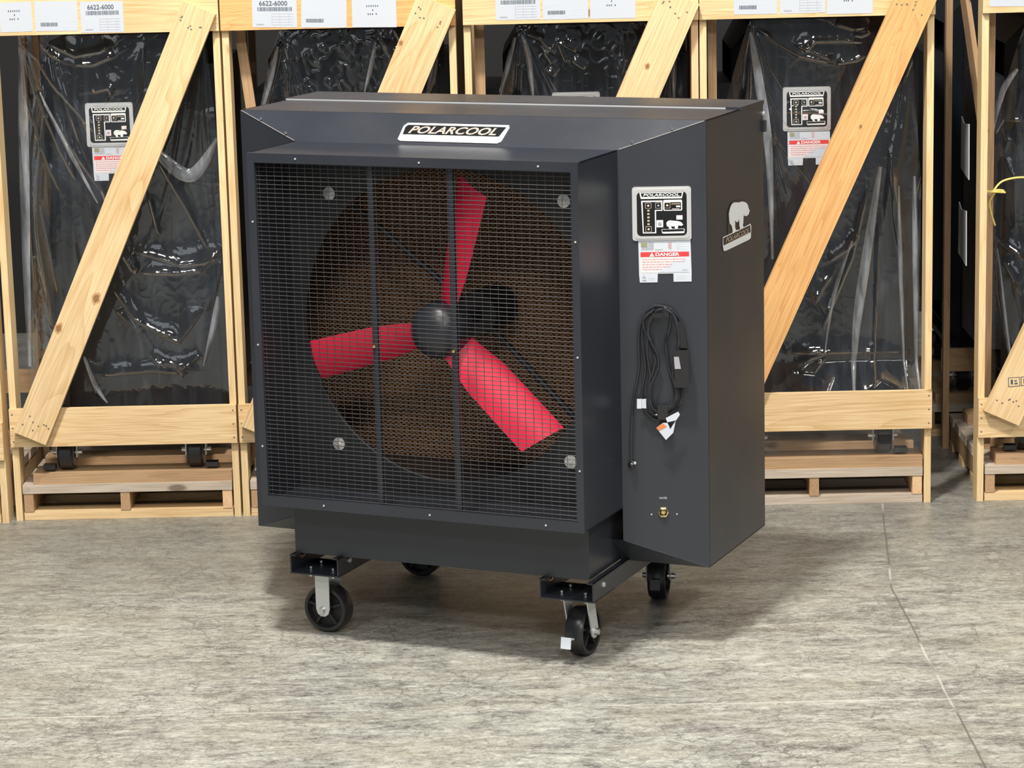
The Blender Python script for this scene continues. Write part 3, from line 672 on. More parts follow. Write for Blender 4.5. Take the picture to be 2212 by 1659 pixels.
# ------------------------------------------------------------------ the row of crates
Y1 = 9.4039; RYAW = -.0152
MR = Matrix.Translation((0, Y1, 0)) @ R(RYAW, 'Z')
CW, CD = .819, .875
CREASES = {1 :( [[(0.069, 1.717), (0.152, 1.653), (0.197, 1.57), (0.266, 1.486), (0.358, 1.368)], [(0.358, 1.368), (0.452, 1.407), (0.508, 1.53), (0.537, 1.717)], [(0.164, 1.71), (0.202, 1.668), (0.242, 1.646)], [(0.189, 1.714), (0.284, 1.663), (0.375, 1.677), (0.435, 1.708)], [(0.279, 1.633), (0.348, 1.632), (0.433, 1.666)], [(0.09, 1.711), (0.116, 1.604), (0.215, 1.322), (0.289, 1.17)], [(0.082, 1.711), (0.096, 1.539), (0.149, 1.323), (0.221, 1.138)], [(0.106, 1.711), (0.175, 1.488), (0.265, 1.321), (0.356, 1.169)], [(0.073, 1.712), (0.061, 1.375), (0.076, 0.94), (0.053, 0.703)], [(0.122, 1.157), (0.159, 0.938), (0.177, 0.802)], [(0.453, 0.965), (0.543, 0.933), (0.625, 0.903), (0.709, 0.912), (0.777, 0.938)], [(0.462, 0.881), (0.607, 0.874), (0.691, 0.882), (0.787, 0.975)], [(0.453, 0.965), (0.46, 0.881)], [(0.418, 0.941), (0.46, 0.877)], [(0.382, 1.034), (0.403, 0.966)], [(0.371, 0.832), (0.448, 0.712), (0.538, 0.658), (0.613, 0.643)], [(0.538, 0.655), (0.603, 0.623), (0.701, 0.749)], [(0.383, 0.747), (0.462, 0.66)], [(0.492, 0.591), (0.524, 0.548), (0.599, 0.537), (0.682, 0.519)], [(0.606, 0.512), (0.65, 0.553), (0.693, 0.573)], [(0.599, 0.537), (0.614, 0.499)], [(0.256, 0.588), (0.299, 0.441), (0.339, 0.406)], [(0.311, 0.509), (0.506, 0.522), (0.606, 0.51)], [(0.702, 1.46), (0.784, 1.441), (0.78, 1.193), (0.781, 0.958)], [(0.546, 1.314), (0.652, 1.112), (0.743, 0.925)], [(0.522, 1.165), (0.555, 0.997)], [(0.777, 0.933), (0.74, 0.79), (0.724, 0.689), (0.691, 0.535)], [(0.335, 1.534), (0.401, 1.548), (0.408, 1.516)], [(0.351, 1.385), (0.376, 1.483), (0.409, 1.532)]] ,
[([(0.754, 0.79), (0.736, 0.688), (0.691, 0.535)], 0.023), ([(0.087, 1.67), (0.067, 1.208), (0.043, 0.532)], 0.043), ([(0.259, 0.579), (0.292, 0.475), (0.334, 0.406)], 0.02), ([(0.547, 1.331), (0.674, 1.228), (0.78, 1.359)], 0.049), ([(0.153, 1.538), (0.248, 1.321), (0.337, 1.136)], 0.016)] ),
2 :( [[(0.204, 1.706), (0.161, 1.552), (0.124, 1.437)], [(0.204, 1.706), (0.112, 1.553), (0.075, 1.463)], [(0.204, 1.706), (0.222, 1.632), (0.212, 1.493)], [(0.529, 1.715), (0.509, 1.626), (0.476, 1.512)], [(0.545, 1.714), (0.572, 1.641), (0.555, 1.51)], [(0.561, 1.698), (0.583, 1.624), (0.626, 1.672)], [(0.748, 1.653), (0.728, 1.539), (0.702, 1.49)], [(0.774, 1.685), (0.777, 1.521), (0.78, 1.464)], [(0.641, 1.639), (0.595, 1.738)], [(0.711, 1.523), (0.677, 1.458)]] ,
[([(0.183, 1.682), (0.145, 1.552), (0.107, 1.438)], 0.023), ([(0.749, 1.685), (0.729, 1.571), (0.702, 1.482)], 0.026), ([(0.531, 1.69), (0.508, 1.593), (0.482, 1.503)], 0.016)] ),
3 :( [[(0.188, 1.72), (0.152, 1.598), (0.117, 1.484)], [(0.188, 1.72), (0.18, 1.597), (0.169, 1.483)], [(0.195, 1.719), (0.197, 1.597), (0.189, 1.483)], [(0.208, 1.711), (0.23, 1.613), (0.243, 1.478)], [(0.208, 1.711), (0.272, 1.685), (0.32, 1.627)], [(0.346, 1.667), (0.394, 1.638)], [(0.329, 1.676), (0.361, 1.593)], [(0.559, 1.719), (0.565, 1.605), (0.548, 1.54)], [(0.738, 1.634), (0.731, 1.47)], [(0.28, 1.644), (0.311, 1.595)], [(0.286, 1.579), (0.319, 1.553)], [(0.377, 1.609), (0.426, 1.575)]] ,
[([(0.178, 1.695), (0.152, 1.598), (0.12, 1.481)], 0.02), ([(0.204, 1.703), (0.225, 1.613), (0.238, 1.478)], 0.023), ([(0.738, 1.683), (0.738, 1.47)], 0.02)] ),
4 :( [[(0.191, 1.725), (0.163, 1.595), (0.157, 1.481)], [(0.198, 1.725), (0.207, 1.595), (0.219, 1.431)], [(0.204, 1.708), (0.286, 1.65), (0.367, 1.604), (0.49, 1.575)], [(0.367, 1.604), (0.416, 1.655), (0.514, 1.656), (0.596, 1.647)], [(0.49, 1.575), (0.563, 1.586), (0.596, 1.602)], [(0.343, 1.648), (0.416, 1.614), (0.481, 1.588)], [(0.212, 1.7), (0.261, 1.561), (0.301, 1.494), (0.326, 1.453)], [(0.481, 1.718), (0.547, 1.697), (0.596, 1.7)], [(0.547, 1.676), (0.579, 1.671), (0.612, 1.683)], [(0.207, 1.676), (0.236, 1.512), (0.285, 1.413), (0.334, 1.337), (0.383, 1.328)], [(0.301, 1.412), (0.416, 1.405), (0.482, 1.398)], [(0.235, 1.364), (0.317, 1.247), (0.383, 1.179), (0.465, 1.061)], [(0.581, 0.966), (0.532, 0.909), (0.46, 0.863)], [(0.382, 0.811), (0.407, 0.743), (0.419, 0.722), (0.441, 0.767), (0.482, 0.826)], [(0.382, 0.811), (0.424, 0.726)], [(0.348, 0.472), (0.399, 0.514), (0.465, 0.534)], [(0.348, 0.472), (0.407, 0.467), (0.457, 0.521)], [(0.614, 1.174), (0.548, 0.875), (0.449, 0.64), (0.432, 0.538)], [(0.315, 0.538), (0.465, 0.536), (0.749, 0.532)], [(0.679, 1.255), (0.731, 0.871), (0.751, 0.36)], [(0.795, 1.203), (0.771, 1.087), (0.789, 0.869)], [(0.783, 1.647), (0.759, 1.582), (0.727, 1.501)], [(0.687, 1.238), (0.697, 1.022), (0.723, 0.871)], [(0.647, 1.073), (0.64, 0.805), (0.62, 0.363)], [(0.315, 0.421), (0.348, 0.4), (0.449, 0.405), (0.482, 0.469)], [(0.583, 0.402), (0.65, 0.445), (0.708, 0.413), (0.759, 0.403)], [(0.251, 1.165), (0.264, 1.065), (0.299, 0.88)], [(0.244, 1.479), (0.271, 1.314), (0.317, 1.114)]] ,
[([(0.647, 1.206), (0.598, 0.874), (0.566, 0.638), (0.546, 0.382)], 0.036), ([(0.713, 1.138), (0.723, 0.803), (0.742, 0.378)], 0.016), ([(0.548, 0.942), (0.482, 0.741), (0.449, 0.538)], 0.016), ([(0.188, 1.693), (0.219, 1.512), (0.251, 1.265), (0.263, 0.881)], 0.033), ([(0.77, 1.17), (0.778, 0.768), (0.784, 0.377)], 0.023)] ),
5 :( [[(0.168, 1.687), (0.101, 1.542), (0.054, 1.412)], [(0.072, 1.296), (0.104, 1.361), (0.173, 1.36)], [(0.104, 1.345), (0.121, 1.279), (0.097, 1.213)], [(0.105, 1.246), (0.148, 1.137)], [(0.093, 0.93), (0.104, 0.728), (0.141, 0.489), (0.159, 0.404)], [(0.093, 0.93), (0.18, 0.861)], [(0.111, 0.863), (0.182, 0.726)], [(0.145, 0.794), (0.184, 0.625)]] ,
[([(0.15, 1.541), (0.102, 1.46), (0.071, 1.313)], 0.023), ([(0.09, 0.897), (0.122, 0.626), (0.153, 0.421)], 0.015)] ),
}

def crate(x0, d0, label, posts=('pine_post', 'pine_post'), rail='pine', lower='pine', brace='pine', papers=(), toprel=(.755, 1.83), bw=.13, stud=None, numbered=None, side_brace=False, knots=(), zlow=(.278, .418), nails=True, group=None):
    rt = empty('wooden_crate', MR @ T(x0, d0, 0), label, 'crate', group)
    H = 1.90; pw = .024
    # the four corner posts stand with their narrow edge to the front
    for (px, m_) in ((pw/2+.001, posts[0]), (CW-pw/2-.001, posts[1])):
        for dy in (.045, CD-.045):
            back = dy > .2; hd = .020 if back else .045
            MBp = MB().box(-H/2, H/2, -hd, hd, -pw/2, pw/2)
            MBp.build('post', 'board_old_or_shaded' if back else m_, rt, T(px, CD-hd if back else dy, H/2) @ R(-math.pi/2, 'Y'), bevel=.0018)  # rear posts get the darker wood as painted shade
    # rails nailed to the posts
    def rail_b(name, c, L, wd, m_, axis='X'): return board(name, rt, c, (L, wd, .019), m_, axis)
    tr_ = rail_b('top_rail', (CW/2, -.0095, 1.822), CW, .142, rail)
    lr = rail_b('lower_rail', (CW/2, -.0095, sum(zlow)/2), CW-.002, zlow[1]-zlow[0], lower)
    rail_b('top_rail', (CW/2, CD+.0095, 1.822), CW, .142, 'pine'); rail_b('lower_rail', (CW/2, CD+.0095, .345), CW, .09, 'board_old_or_shaded')  # rear lower rail darkened in colour to look shaded
    for sx in (pw+.0105, CW-pw-.0105):
        b_ = MB().box(-(CD-.19)/2, (CD-.19)/2, -.0095, .0095, -.045, .045); b_.build('side_rail', 'board_old_or_shaded', rt, T(sx-.0, CD/2, 1.835) @ R(math.pi/2, 'Z'), bevel=.0015)
    # unseen roof boards, added to keep the crates dark inside
    for k in range(6):
        b_ = MB().box(-CW/2, CW/2, -.0715, .0715, -.0095, .0095); b_.build('shade_roof_board', 'pine', rt, T(CW/2, .0715+k*.1464, 1.91), bevel=.0015)
    # diagonal brace across the front
    p0 = Vector((.080, 0, .322)); p1 = Vector((toprel[0], 0, toprel[1])); dd = p1-p0; L = dd.length+.01
    ang = math.atan2(dd.z, dd.x); mid = (p0+p1)/2
    br = board('diagonal_brace', rt, (mid.x, -.038, mid.z), (L, bw, .036), brace, ang=ang, bev=.003)
    for (kx, kz, kr) in knots:
        q_ = Vector((kx, 0, kz))-mid; al = q_.x*math.cos(ang)+q_.z*math.sin(ang); ac = -q_.x*math.sin(ang)+q_.z*math.cos(ang)
        a = Art(['knot_dark', 'knot_ring'])
        for m_, f_, ly in (('knot_ring', 1.0, 0), ('knot_dark', .62, 1)):
            a.poly([(al+kr*1.5*f_*math.cos(t*.3927)*(1+.18*math.sin(t*2.1+kx*9)), ac+kr*f_*math.sin(t*.3927)*(1+.15*math.cos(t*1.7))) for t in range(16)], ly, m_)
        a.make('knot', br, T(0, -.0184, 0) @ R(math.pi/2, 'X'))
    # nail heads
    if nails:
        rnd = random.Random(int((x0+5)*100)); proto = None
        spots_ = [(br, (s_*(L/2-.03-rnd.random()*.05), -.0183, (rnd.random()-.5)*bw*.8)) for i in range(8) for s_ in (-1, 1)]
        spots_ += [(lr, (x_-CW/2, -.0098, z_)) for x_ in (.012, CW-.012) for z_ in (-.05, 0, .05)]
        for par_, loc_ in spots_:
            if proto is None:
                proto = MB().lathe([(.0036, 0), (0, .0007)], 6, R(math.pi/2, 'X')).build('nail_head', 'staple_metal', par_, T(*loc_)); o_ = proto
            else:
                o_ = proto.copy(); C.objects.link(o_); o_.parent = par_; o_.matrix_local = T(*loc_)
    if stud:
        board('inner_stud', rt, (stud[0], stud[2], .985), (1.60, stud[1], .019), 'board_old_or_shaded', 'Z') if not stud[3] else board('inner_stud', rt, (stud[0], stud[2], 1.35), (.85, stud[1], .019), 'board_old_or_shaded', ang=stud[3])
    if side_brace:
        for (ya, za, yb, zb, wd) in ((.12, 1.30, .70, 1.86, .10), (.10, .42, .10, 1.25, .05)):
            v_ = Vector((0, yb-ya, zb-za)); b_ = MB().box(-v_.length/2, v_.length/2, -.009, .009, -wd/2, wd/2)
            b_.build('side_brace', 'board_old_or_shaded', rt, T(.034, (ya+yb)/2, (za+zb)/2) @ R(math.pi/2, 'Z') @ R(-math.atan2(v_.z, v_.y), 'Y'), bevel=.0015)
        for (dy, z_) in ((.30, 1.14), (.34, .82)):
            b_ = MB().prism([(-.004, dy-.09, z_), (-.004, dy+.09, z_+.02), (-.004, dy+.09, z_+.21), (-.004, dy+.03, z_+.19), (-.004, dy-.08, z_+.20)], (-.004, 0, 0)); b_.build('document_pouch', 'pouch_plastic', rt)['label'] = 'cloudy plastic document pouch'
    # paper labels stapled to the top rail
    for k, (xa, za, xb, zb, kind, tilt) in enumerate(papers):
        wd, ht = xb-xa, za-zb; cx, cz = (xa+xb)/2-CW/2, (za+zb)/2-1.822
        mt = T(cx, -.0104, cz) @ R(math.pi/2, 'X') @ R(tilt, 'Z')
        a = Art(['paper', 'text_grey', 'label_blue', 'ink_dark'])
        rnd = random.Random(k*7+int(xa*99)); j = lambda: rnd.uniform(-.0015, .0015)
        a.poly([(-wd/2+j(), -ht/2+j()), (wd/2+j(), -ht/2+j()), (wd/2+j(), ht/2+j()), (-wd/2+j(), ht/2+j())], 0, 'paper')
        if kind == 'number':
            for r_ in range(5):
                a.rect(-.01, -ht/2+.008+r_*.0095, wd/2-.012, -ht/2+.0088+r_*.0095, 1, 'text_grey')
            for x_ in (-.01, .018, .05): a.rect(x_, -ht/2+.008, x_+.0008, -ht/2+.046, 1, 'text_grey')
            a.rect(-wd/2+.014, -ht/2+.008, -wd/2+.040, -ht/2+.012, 1, 'text_grey'); a.rect(-wd/2+.012, 0-.004, -wd/2+.032, -.002, 1, 'label_blue')
            x_ = -wd/2+.018
            while x_ < wd/2-.018:
                q = rnd.uniform(.0009, .0028); a.rect(x_, ht/2-.047, x_+q, ht/2-.033, 1, 'ink_dark'); x_ += q+rnd.uniform(.0008, .0022)
        elif kind == 'barcode':
            x_ = -wd/2+.018
            while x_ < -wd/2+.078:
                q = rnd.uniform(.0008, .0022); a.rect(x_, -ht/2+.018, x_+q, -ht/2+.031, 1, 'ink_dark'); x_ += q+rnd.uniform(.0006, .0014)
            for r_ in range(3): a.rect(-wd/2+.006, ht/2-.045-r_*.006, -wd/2+.065-r_*.012, ht/2-.0442-r_*.006, 1, 'label_blue')
            a.rect(.02, -ht/2+.015, wd/2-.01, -ht/2+.0158, 1, 'label_blue'); a.rect(.02, -ht/2+.034, wd/2-.01, -ht/2+.0348, 1, 'label_blue')
        else:
            for (xx, zz, ww) in ((-.026, .022, .042), (-.006, .008, .005), (-.022, -.006, .018), (.006, -.006, .005)):
                x_ = xx
                while x_ < xx+ww: a.rect(x_, zz-.003, x_+.0035, zz+.0025, 1, 'ink_dark'); x_ += .0075
        so = a.make('paper_label', tr_, mt); so['label'] = 'white paper label'
        if kind == 'number': text('label_number', '6622-6000', 'ink_dark', tr_, mt, -wd/2+.024, ht/2-.028, wd-.056, .0165, 2, 0, .01)
    return rt

def pallet(x0, d0, label, deck='board_grey', front='board_grey', lowb='pine', group='pallets under the crates'):
    rt = empty('wooden_pallet', MR @ T(x0, d0, 0), label, 'pallet', group)
    xa, xb = .030, CW-.030; L = xb-xa; cx = (xa+xb)/2
    for k in range(6):
        board_y = .055+k*.153
        b_ = MB().box(-L/2, L/2, -.055, .055, -.016, .016); b_.build('deck_board', front if k == 0 else deck, rt, T(cx, board_y, .116), bevel=.003)
    for x_ in (xa+.019, CW/2-.01, xb-.019):
        b_ = MB().box(-.4335, .4335, -.017, .017, -.034, .034); b_.build('stringer', 'board_old_or_shaded' if x_ < .5 else 'pine_pink', rt, T(x_, .4365, .0655) @ R(math.pi/2, 'Z'), bevel=.002)
    for y_ in (.05, .30, .57, .82):
        b_ = MB().box(-L/2, L/2, -.045, .045, -.0148, .0148); b_.build('bottom_board', lowb, rt, T(cx, y_, .0152), bevel=.002)
    for y_ in (.07, .31, .72):
        b_ = MB().box(-.36, .36, -.062, .062, -.0195, .0195); b_.build('wheel_plank', 'board_old_or_shaded', rt, T(cx+.02, y_, .1520), bevel=.002)
    return rt

BX0, BX1, BY = .19, .745, .17
def crated_cooler(x0, d0, label, group='crated coolers', detail=True):
    rt = empty('crated_cooler', MR @ T(x0, d0, 0), label, 'cooler', group)
    b_ = MB().box(BX0, BX1, BY, .84, .335, 1.715); b_.build('cabinet', 'crate_black', rt, bevel=.003, auto=True)
    # cowl and shroud on its left side
    o = [(BX0, BY, .335), (BX0, .84, .335), (BX0, .84, 1.715), (BX0, BY, 1.715)]
    i_ = [(BX0-.06, BY+.12, .42), (BX0-.06, .76, .42), (BX0-.06, .76, 1.62), (BX0-.06, BY+.12, 1.62)]
    for k in range(4):
        q = (k+1) % 4
        MB().prism([o[k], o[q], i_[q], i_[k]], (.004, 0, 0)).build('cowl_panel', 'crate_black', rt)
    MB().box(BX0-.13, BX0-.058, BY+.12, .76, .50, 1.50).build('fan_shroud', 'crate_black', rt, bevel=.002)
    MB().box(BX1-.004, BX1+.045, BY+.02, .82, .42, 1.62).build('pad_housing', 'crate_black', rt, bevel=.003)
    # seams on the side facing out
    for x_ in (.52, .60): MB().box(x_, x_+.003, BY-.003, BY+.001, .36, 1.69).build('panel_seam', 'black_gloss', rt)
    if detail:
        mt = T(.305, BY-.0012, 1.335) @ R(math.pi/2, 'X')
        control_art(rt, mt, 1.0)
        danger_art(rt, T(.305, BY-.0006, 1.335) @ R(math.pi/2, 'X'))
    # casters stand on the planks of the pallet (z = .1715)
    zpl = .1717
    for (u_, v_) in ((.185, .085), (.655, .085), (.185, .72), (.655, .72)):
        c = MB().box(-.05, .05, -.045, .045, .328-zpl, .334-zpl).build('caster', 'black_gloss', rt, T(u_, v_, zpl))
        wm = T(0, 0, .062) @ R(math.pi/2, 'Y'); h, r = .029, .062
        b_ = MB(); b_.lathe([(0, -h), (r*.9, -h), (r, -h*.7), (r, h*.7), (r*.9, h), (0, h)], 28, wm); b_.build('wheel', 'tyre', c, auto=True)
        f = MB()
        for s_ in (-1, 1): f.box(s_*(h+.007)-.002, s_*(h+.007)+.002, -.018, .018, .045, .329-zpl)
        f.box(-h-.009, h+.009, -.02, .02, .320-zpl, .330-zpl); f.build('fork', 'zinc', c)
        MB().lathe([(0, -h-.026), (.008, -h-.024), (.010, -h-.010), (.010, h+.010), (.008, h+.024), (0, h+.026)], 10, wm).build('axle_bolt', 'chrome', c, auto=True)
        if v_ < .3:
            s_ = -1 if u_ < .3 else 1
            MB().box(s_*.038, s_*.082, -.055, -.018, .010, .026, 0).build('brake_lever', 'black_gloss', c, bevel=.002)
    # axle arms carrying the casters ahead of the cabinet
    for x_ in (.185, .655): MB().box(x_-.05, x_+.05, .03, .82, .334, .3385+.02).build('base_rail', 'crate_black', rt)
    return rt

def dist_poly(X, Z, pl):
    best = np.full(X.shape, 9.); par = np.zeros(X.shape); tot = 0; seg = []
    for a, b_ in zip(pl, pl[1:]): seg.append(math.hypot(b_[0]-a[0], b_[1]-a[1]))
    acc = 0; S_ = sum(seg)
    for (a, b_), sl_ in zip(zip(pl, pl[1:]), seg):
        dx, dz = b_[0]-a[0], b_[1]-a[1]; q = max(sl_*sl_, 1e-9)
        t = np.clip(((X-a[0])*dx+(Z-a[1])*dz)/q, 0, 1)
        d = np.hypot(X-a[0]-t*dx, Z-a[1]-t*dz); mk_ = d < best
        best = np.where(mk_, d, best); par = np.where(mk_, (acc+t*sl_)/S_, par); acc += sl_
    return best, par
def signed_side(X, Z, pl):
    best = np.full(X.shape, 9.); sgn = np.ones(X.shape)
    for a, b_ in zip(pl, pl[1:]):
        if b_[0] < a[0]: a, b_ = b_, a
        dx, dz = b_[0]-a[0], b_[1]-a[1]; q = max(dx*dx+dz*dz, 1e-9)
        t = np.clip(((X-a[0])*dx+(Z-a[1])*dz)/q, 0, 1); d = np.hypot(X-a[0]-t*dx, Z-a[1]-t*dz)
        c_ = dx*(Z-a[1])-dz*(X-a[0]); mk_ = d < best
        best = np.where(mk_, d, best); sgn = np.where(mk_, np.where(c_ >= 0, 1., -1.), sgn)
    return sgn
def film(x0, d0, key, label, zbot=.30, cx0=BX0, crumple=0., pull=0.):
    rt_m = MR @ T(x0, d0, 0)
    cre, bands = CREASES.get(key, ([], []))
    nx, nz2 = 210, 400
    zt = 1.735
    s = np.linspace(0, 1, nx); z = np.linspace(zt, zbot, nz2)
    Sg, Z = np.meshgrid(s, z)
    tz = (zt-Z)/(zt-zbot)
    xl = (cx0-pull) - ((cx0-pull)-.045)*np.clip((zt-Z)/.55, 0, 1)**.8
    xr = (BX1+.005) + (.045)*np.clip((zt-Z)/.6, 0, 1)
    X = xl+(xr-xl)*Sg
    Y = np.full(X.shape, BY-.035)
    # outside the cabinet the film falls back around its edges
    Y += .085*np.clip((cx0-.01-X)/.15, 0, 1)**1.4
    Y -= (.108 if zbot < .25 else 0)*np.clip((.50-Z)/.14, 0, 1)
    rng = np.random.RandomState(key*7+3)
    # long soft pleats that fan out of the top corners
    for (cx, sg, n) in ((cx0, 1, 11), (BX1, -1, 7)):
        phi = np.arctan2((X-cx)*sg, np.maximum(zt+.02-Z, 1e-3)); r = np.hypot(X-cx, zt+.02-Z)
        for k in range(n):
            p0 = rng.uniform(-.18, .42); wv = rng.uniform(.010, .035); am = rng.uniform(.0015, .0045)
            Y -= am*np.clip(r/.35, 0, 1)*np.clip(1.5-r/rng.uniform(.6, 1.3), 0, 1)*np.exp(-((phi-p0-.05*np.sin(r*5+k))/wv)**2)
    # traced creases
    for i, pl in enumerate(cre):
        d, par = dist_poly(X, Z, pl)
        sd = signed_side(X, Z, pl)*d                      # > 0 above / left of the fold
        tap = np.clip(np.sin(np.pi*np.clip(par, .03, .97))*1.8, 0, 1)
        (ax_, az_), (bx_, bz_) = pl[0], pl[-1]
        steep = abs(bz_-az_)/(abs(bx_-ax_)+abs(bz_-az_)+1e-6)
        am = .0135*(1-steep)+.0060*steep; lam = .026*(1-steep)+.014*steep
        Y -= am*tap*np.where(sd > 0, np.exp(-sd/lam), np.exp(-(sd/.0045)**2))
    # fine random crumpling, stronger where asked
    amp = .0004+crumple*np.exp(-(((X-.42)/.25)**2+((Z-1.60)/.16)**2))
    fx_, fz_ = 60, 44
    nzv = np.array([noise.noise(Vector((x_*fx_*.5+key*9, z_*fz_*.6, 1.7))) for x_, z_ in zip(X.ravel(), Z.ravel())]).reshape(X.shape)
    rid = (1-np.abs(nzv)*2.4).clip(0, 1)**3
    Y -= amp*rid
    nz3 = np.array([noise.noise(Vector((x_*5+key*3, z_*2.5, 4.2))) for x_, z_ in zip(X.ravel(), Z.ravel())]).reshape(X.shape)
    Y -= .012*nz3
    co = np.stack([X, Y, Z], -1).reshape(-1, 3)
    faces = [(i*nx+j, i*nx+j+1, (i+1)*nx+j+1, (i+1)*nx+j) for i in range(nz2-1) for j in range(nx-1)]
    verts = [tuple(map(float, p)) for p in co]
    # folded-over double strips
    for pl, wd in bands:
        base = len(verts); pts = spline([(a, 0, b_) for a, b_ in pl], 14); n = len(pts); M_ = 6
        for i, p in enumerate(pts):
            q = pts[min(i+1, n-1)]-pts[max(i-1, 0)]; nrm = Vector((-q.z, 0, q.x)).normalized()
            w_ = wd/2*(.35+.65*math.sin(math.pi*min(1, (i+.6)/n*1.1)))
            for j in range(M_+1):
                o_ = (j/M_-.5)*2; pp = p+nrm*w_*o_
                yy = BY-.055-.012*(1-o_*o_)
                jx = int(np.clip(np.argmin(np.abs(z-pp.z)), 0, nz2-1)); row = X[jx]; jy = int(np.argmin(np.abs(row-pp.x)))
                verts.append((pp.x, float(Y[jx, jy])-.006-.010*(1-o_*o_), pp.z))
        for i in range(n-1):
            for j in range(M_): a = base+i*(M_+1)+j; faces.append((a, a+1, a+M_+2, a+M_+1))
    me = bpy.data.meshes.new('plastic_cover'); me.from_pydata(verts, [], faces); me.update()
    o = link('plastic_cover', me, ['clear_film', 'film_fold'], None, None, True); o.matrix_world = rt_m
    nb_ = (nz2-1)*(nx-1)
    for p in me.polygons[nb_:]: p.material_index = 1
    tag(o, label, 'plastic film', 'clear plastic covers on the crated coolers')
    return o

CG = 'wooden crates along the back row'
# x, depth offset, options
crate(-2.648, -.03, 'wooden crate cut off by the left edge of the photo', zlow=(.238, .375), nails=False, group=CG)
pallet(-2.648, -.03, 'pallet at the left edge of the photo, only its corner in view')
pap1 = [(.057, 1.866, .1693, 1.7623, 'note', .01), (.1804, 1.8664, .3298, 1.7619, 'barcode', -.01), (.3404, 1.8627, .4883, 1.755, 'number', 0)]
crate(-1.81, 0, 'leftmost complete wooden crate, beside the left edge of the photo', papers=pap1, toprel=(.755, 1.83), bw=.123, knots=((.345, .822, .016), (.205, .717, .014)), group=CG)
pallet(-1.81, 0, 'pallet with yellow bottom board under the leftmost complete crate')
crated_cooler(-1.81, 0, 'black cooler under film in the leftmost complete crate, wheels showing below')
film(-1.81, 0, 1, 'wrinkled clear plastic film in the leftmost complete crate', .32, pull=.11)
pap2 = [(.1134, 1.8617, .2675, 1.7588, 'number', -.02), (.2826, 1.858, .4403, 1.7533, 'barcode', -.03), (.4602, 1.8553, .6132, 1.7509, 'note', 0)]
crate(-.985, 0, 'wooden crate with orange toned top rail, second complete crate from left', rail='pine_orange', papers=pap2, bw=.142, knots=((.629, 1.6975, .009),), stud=(.092, .035, .115, math.radians(96)), group=CG)
pallet(-.985, 0, 'pallet mostly hidden behind the lower left side of the big cooler')
crated_cooler(-.985, 0, 'black cooler under crumpled film behind the left half of the big cooler')
film(-.985, 0, 2, 'crumpled clear plastic film in the crate with the orange toned top rail', .32, crumple=.0032)
pap3 = [(.1152, 1.8661, .2691, 1.7651, 'number', .0), (.2777, 1.8624, .4352, 1.7628, 'barcode', .0), (.4435, 1.8665, .6012, 1.7622, 'note', 0)]
crate(-.140, 0, 'wooden crate directly behind the name plate of the big cooler', papers=pap3, posts=('pine_post', 'pine_pink'), bw=.138, knots=((.638, 1.5975, .009),), stud=(.052, .035, .125, 0), group=CG)
pallet(-.140, 0, 'pallet hidden behind the middle of the big cooler')
crated_cooler(-.140, 0, 'black cooler whose control plate just shows above the top of the big cooler')
film(-.140, 0, 3, 'clear plastic film behind the top of the big cooler, middle crate', .32, crumple=.0016)
pap4 = [(.1202, 1.8678, .2691, 1.7654, 'barcode', .0), (.2791, 1.8641, .4364, 1.7648, 'number', .0), (.4428, 1.8635, .602, 1.7594, 'note', 0)]
crate(.682, 0, 'wooden crate with orange diagonal brace right of the big cooler', papers=pap4, brace='pine_orange', bw=.136, knots=((.556, 1.371, .007),), stud=(.052, .03, .125, 0), group=CG)
pallet(.682, 0, 'weathered pallet just right of the big cooler', lowb='board_grey')
crated_cooler(.682, 0, 'black crated cooler with control plate and DANGER label right of the big cooler')
film(.682, 0, 4, 'clear plastic film behind the orange brace right of the big cooler', .178)
pap5 = [(.0203, 1.8744, .1772, 1.772, 'note', 0)]
crate(1.665, 0, 'wooden crate cut off by the right edge, beyond the dark gap', papers=pap5, bw=.136, stud=(.052, .03, .125, 0), side_brace=True, zlow=(.240, .383), toprel=(.755, 1.80), group=CG)
pallet(1.665, 0, 'pallet under the crate at the right edge of the photo')
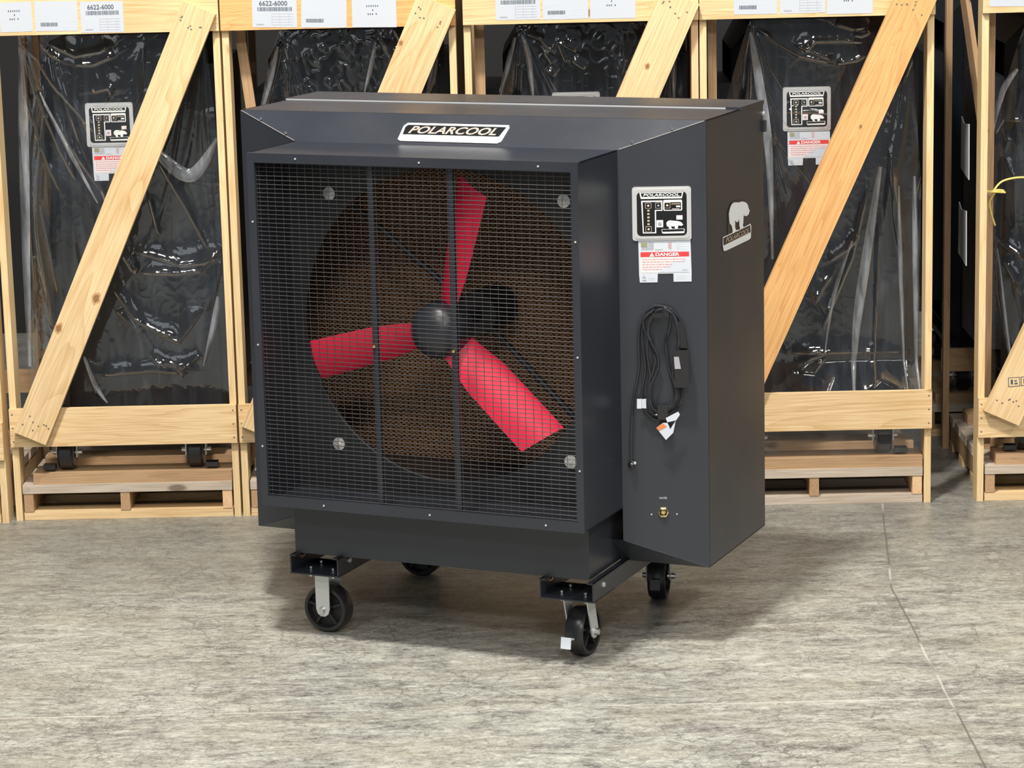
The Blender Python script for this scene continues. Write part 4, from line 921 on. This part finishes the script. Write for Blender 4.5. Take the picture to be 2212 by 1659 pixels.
crated_cooler(1.665, 0, 'black cooler wrapped in film at the right edge of the photo')
film(1.665, 0, 5, 'clear plastic film tied with yellow twine at the right edge', .32)
# second row glimpsed through the gap
crated_cooler(1.60, 1.05, 'black cooler in the back row seen through the dark gap', detail=False)
pallet(1.60, 1.05, 'pallet of the back row seen through the dark gap')
# stencil stamp printed on the brace at the right
br5 = [o for o in bpy.data.objects if o.name.startswith('diagonal_brace')]

# yellow twine
tw = MB()
def cp(x_, z_, d_): return (x_, d_, z_)
for pts in ([(1.69, 1.120, .03), (1.73, 1.116, .05), (1.765, 1.112, .06)], [(1.72, 1.118, .05), (1.75, 1.150, .06), (1.80, 1.162, .07), (1.86, 1.160, .09)],
            [(1.73, 1.116, .055), (1.712, 1.080, .07), (1.718, 1.04, .08), (1.735, .99, .09)], [(1.69, 1.122, .035), (1.71, 1.119, .05), (1.74, 1.122, .055), (1.76, 1.118, .06)]):
    tw.tube(spline([cp(*p) for p in pts], 8), .0035, 6)
o = tw.build('yellow_twine', 'twine_yellow', None, MR, auto=True)
tag(o, 'yellow plastic twine tied to the post of the right edge crate', 'twine')
# lumber stamp on the right brace
for o in bpy.data.objects:
    if o.name.startswith('diagonal_brace') and o.parent and abs(o.parent.matrix_world.translation.x-1.665) < .02 and abs(o.parent.matrix_world.translation.y-Y1) < .2:
        a = Art(['ink_dark', 'pine'])
        for x_ in (-.045, .0, .045):
            a.rect(x_-.021, -.017, x_+.021, .017, 1, 'ink_dark'); a.rect(x_-.0185, -.0145, x_+.0185, .0145, 2, 'pine')
            a.rect(x_-.012, -.008, x_-.004, .009, 3, 'ink_dark'); a.rect(x_+.001, -.009, x_+.012, -.003, 3, 'ink_dark'); a.rect(x_+.001, .001, x_+.010, .006, 3, 'ink_dark')
        bpy.context.view_layer.update()
        loc_ = (o.matrix_local.inverted() @ Vector((.165, 0, .452)))
        a.make('lumber_stamp', o, T(loc_.x, -.0184, loc_.z) @ R(math.pi/2, 'X') @ R(-math.radians(62), 'Z'))
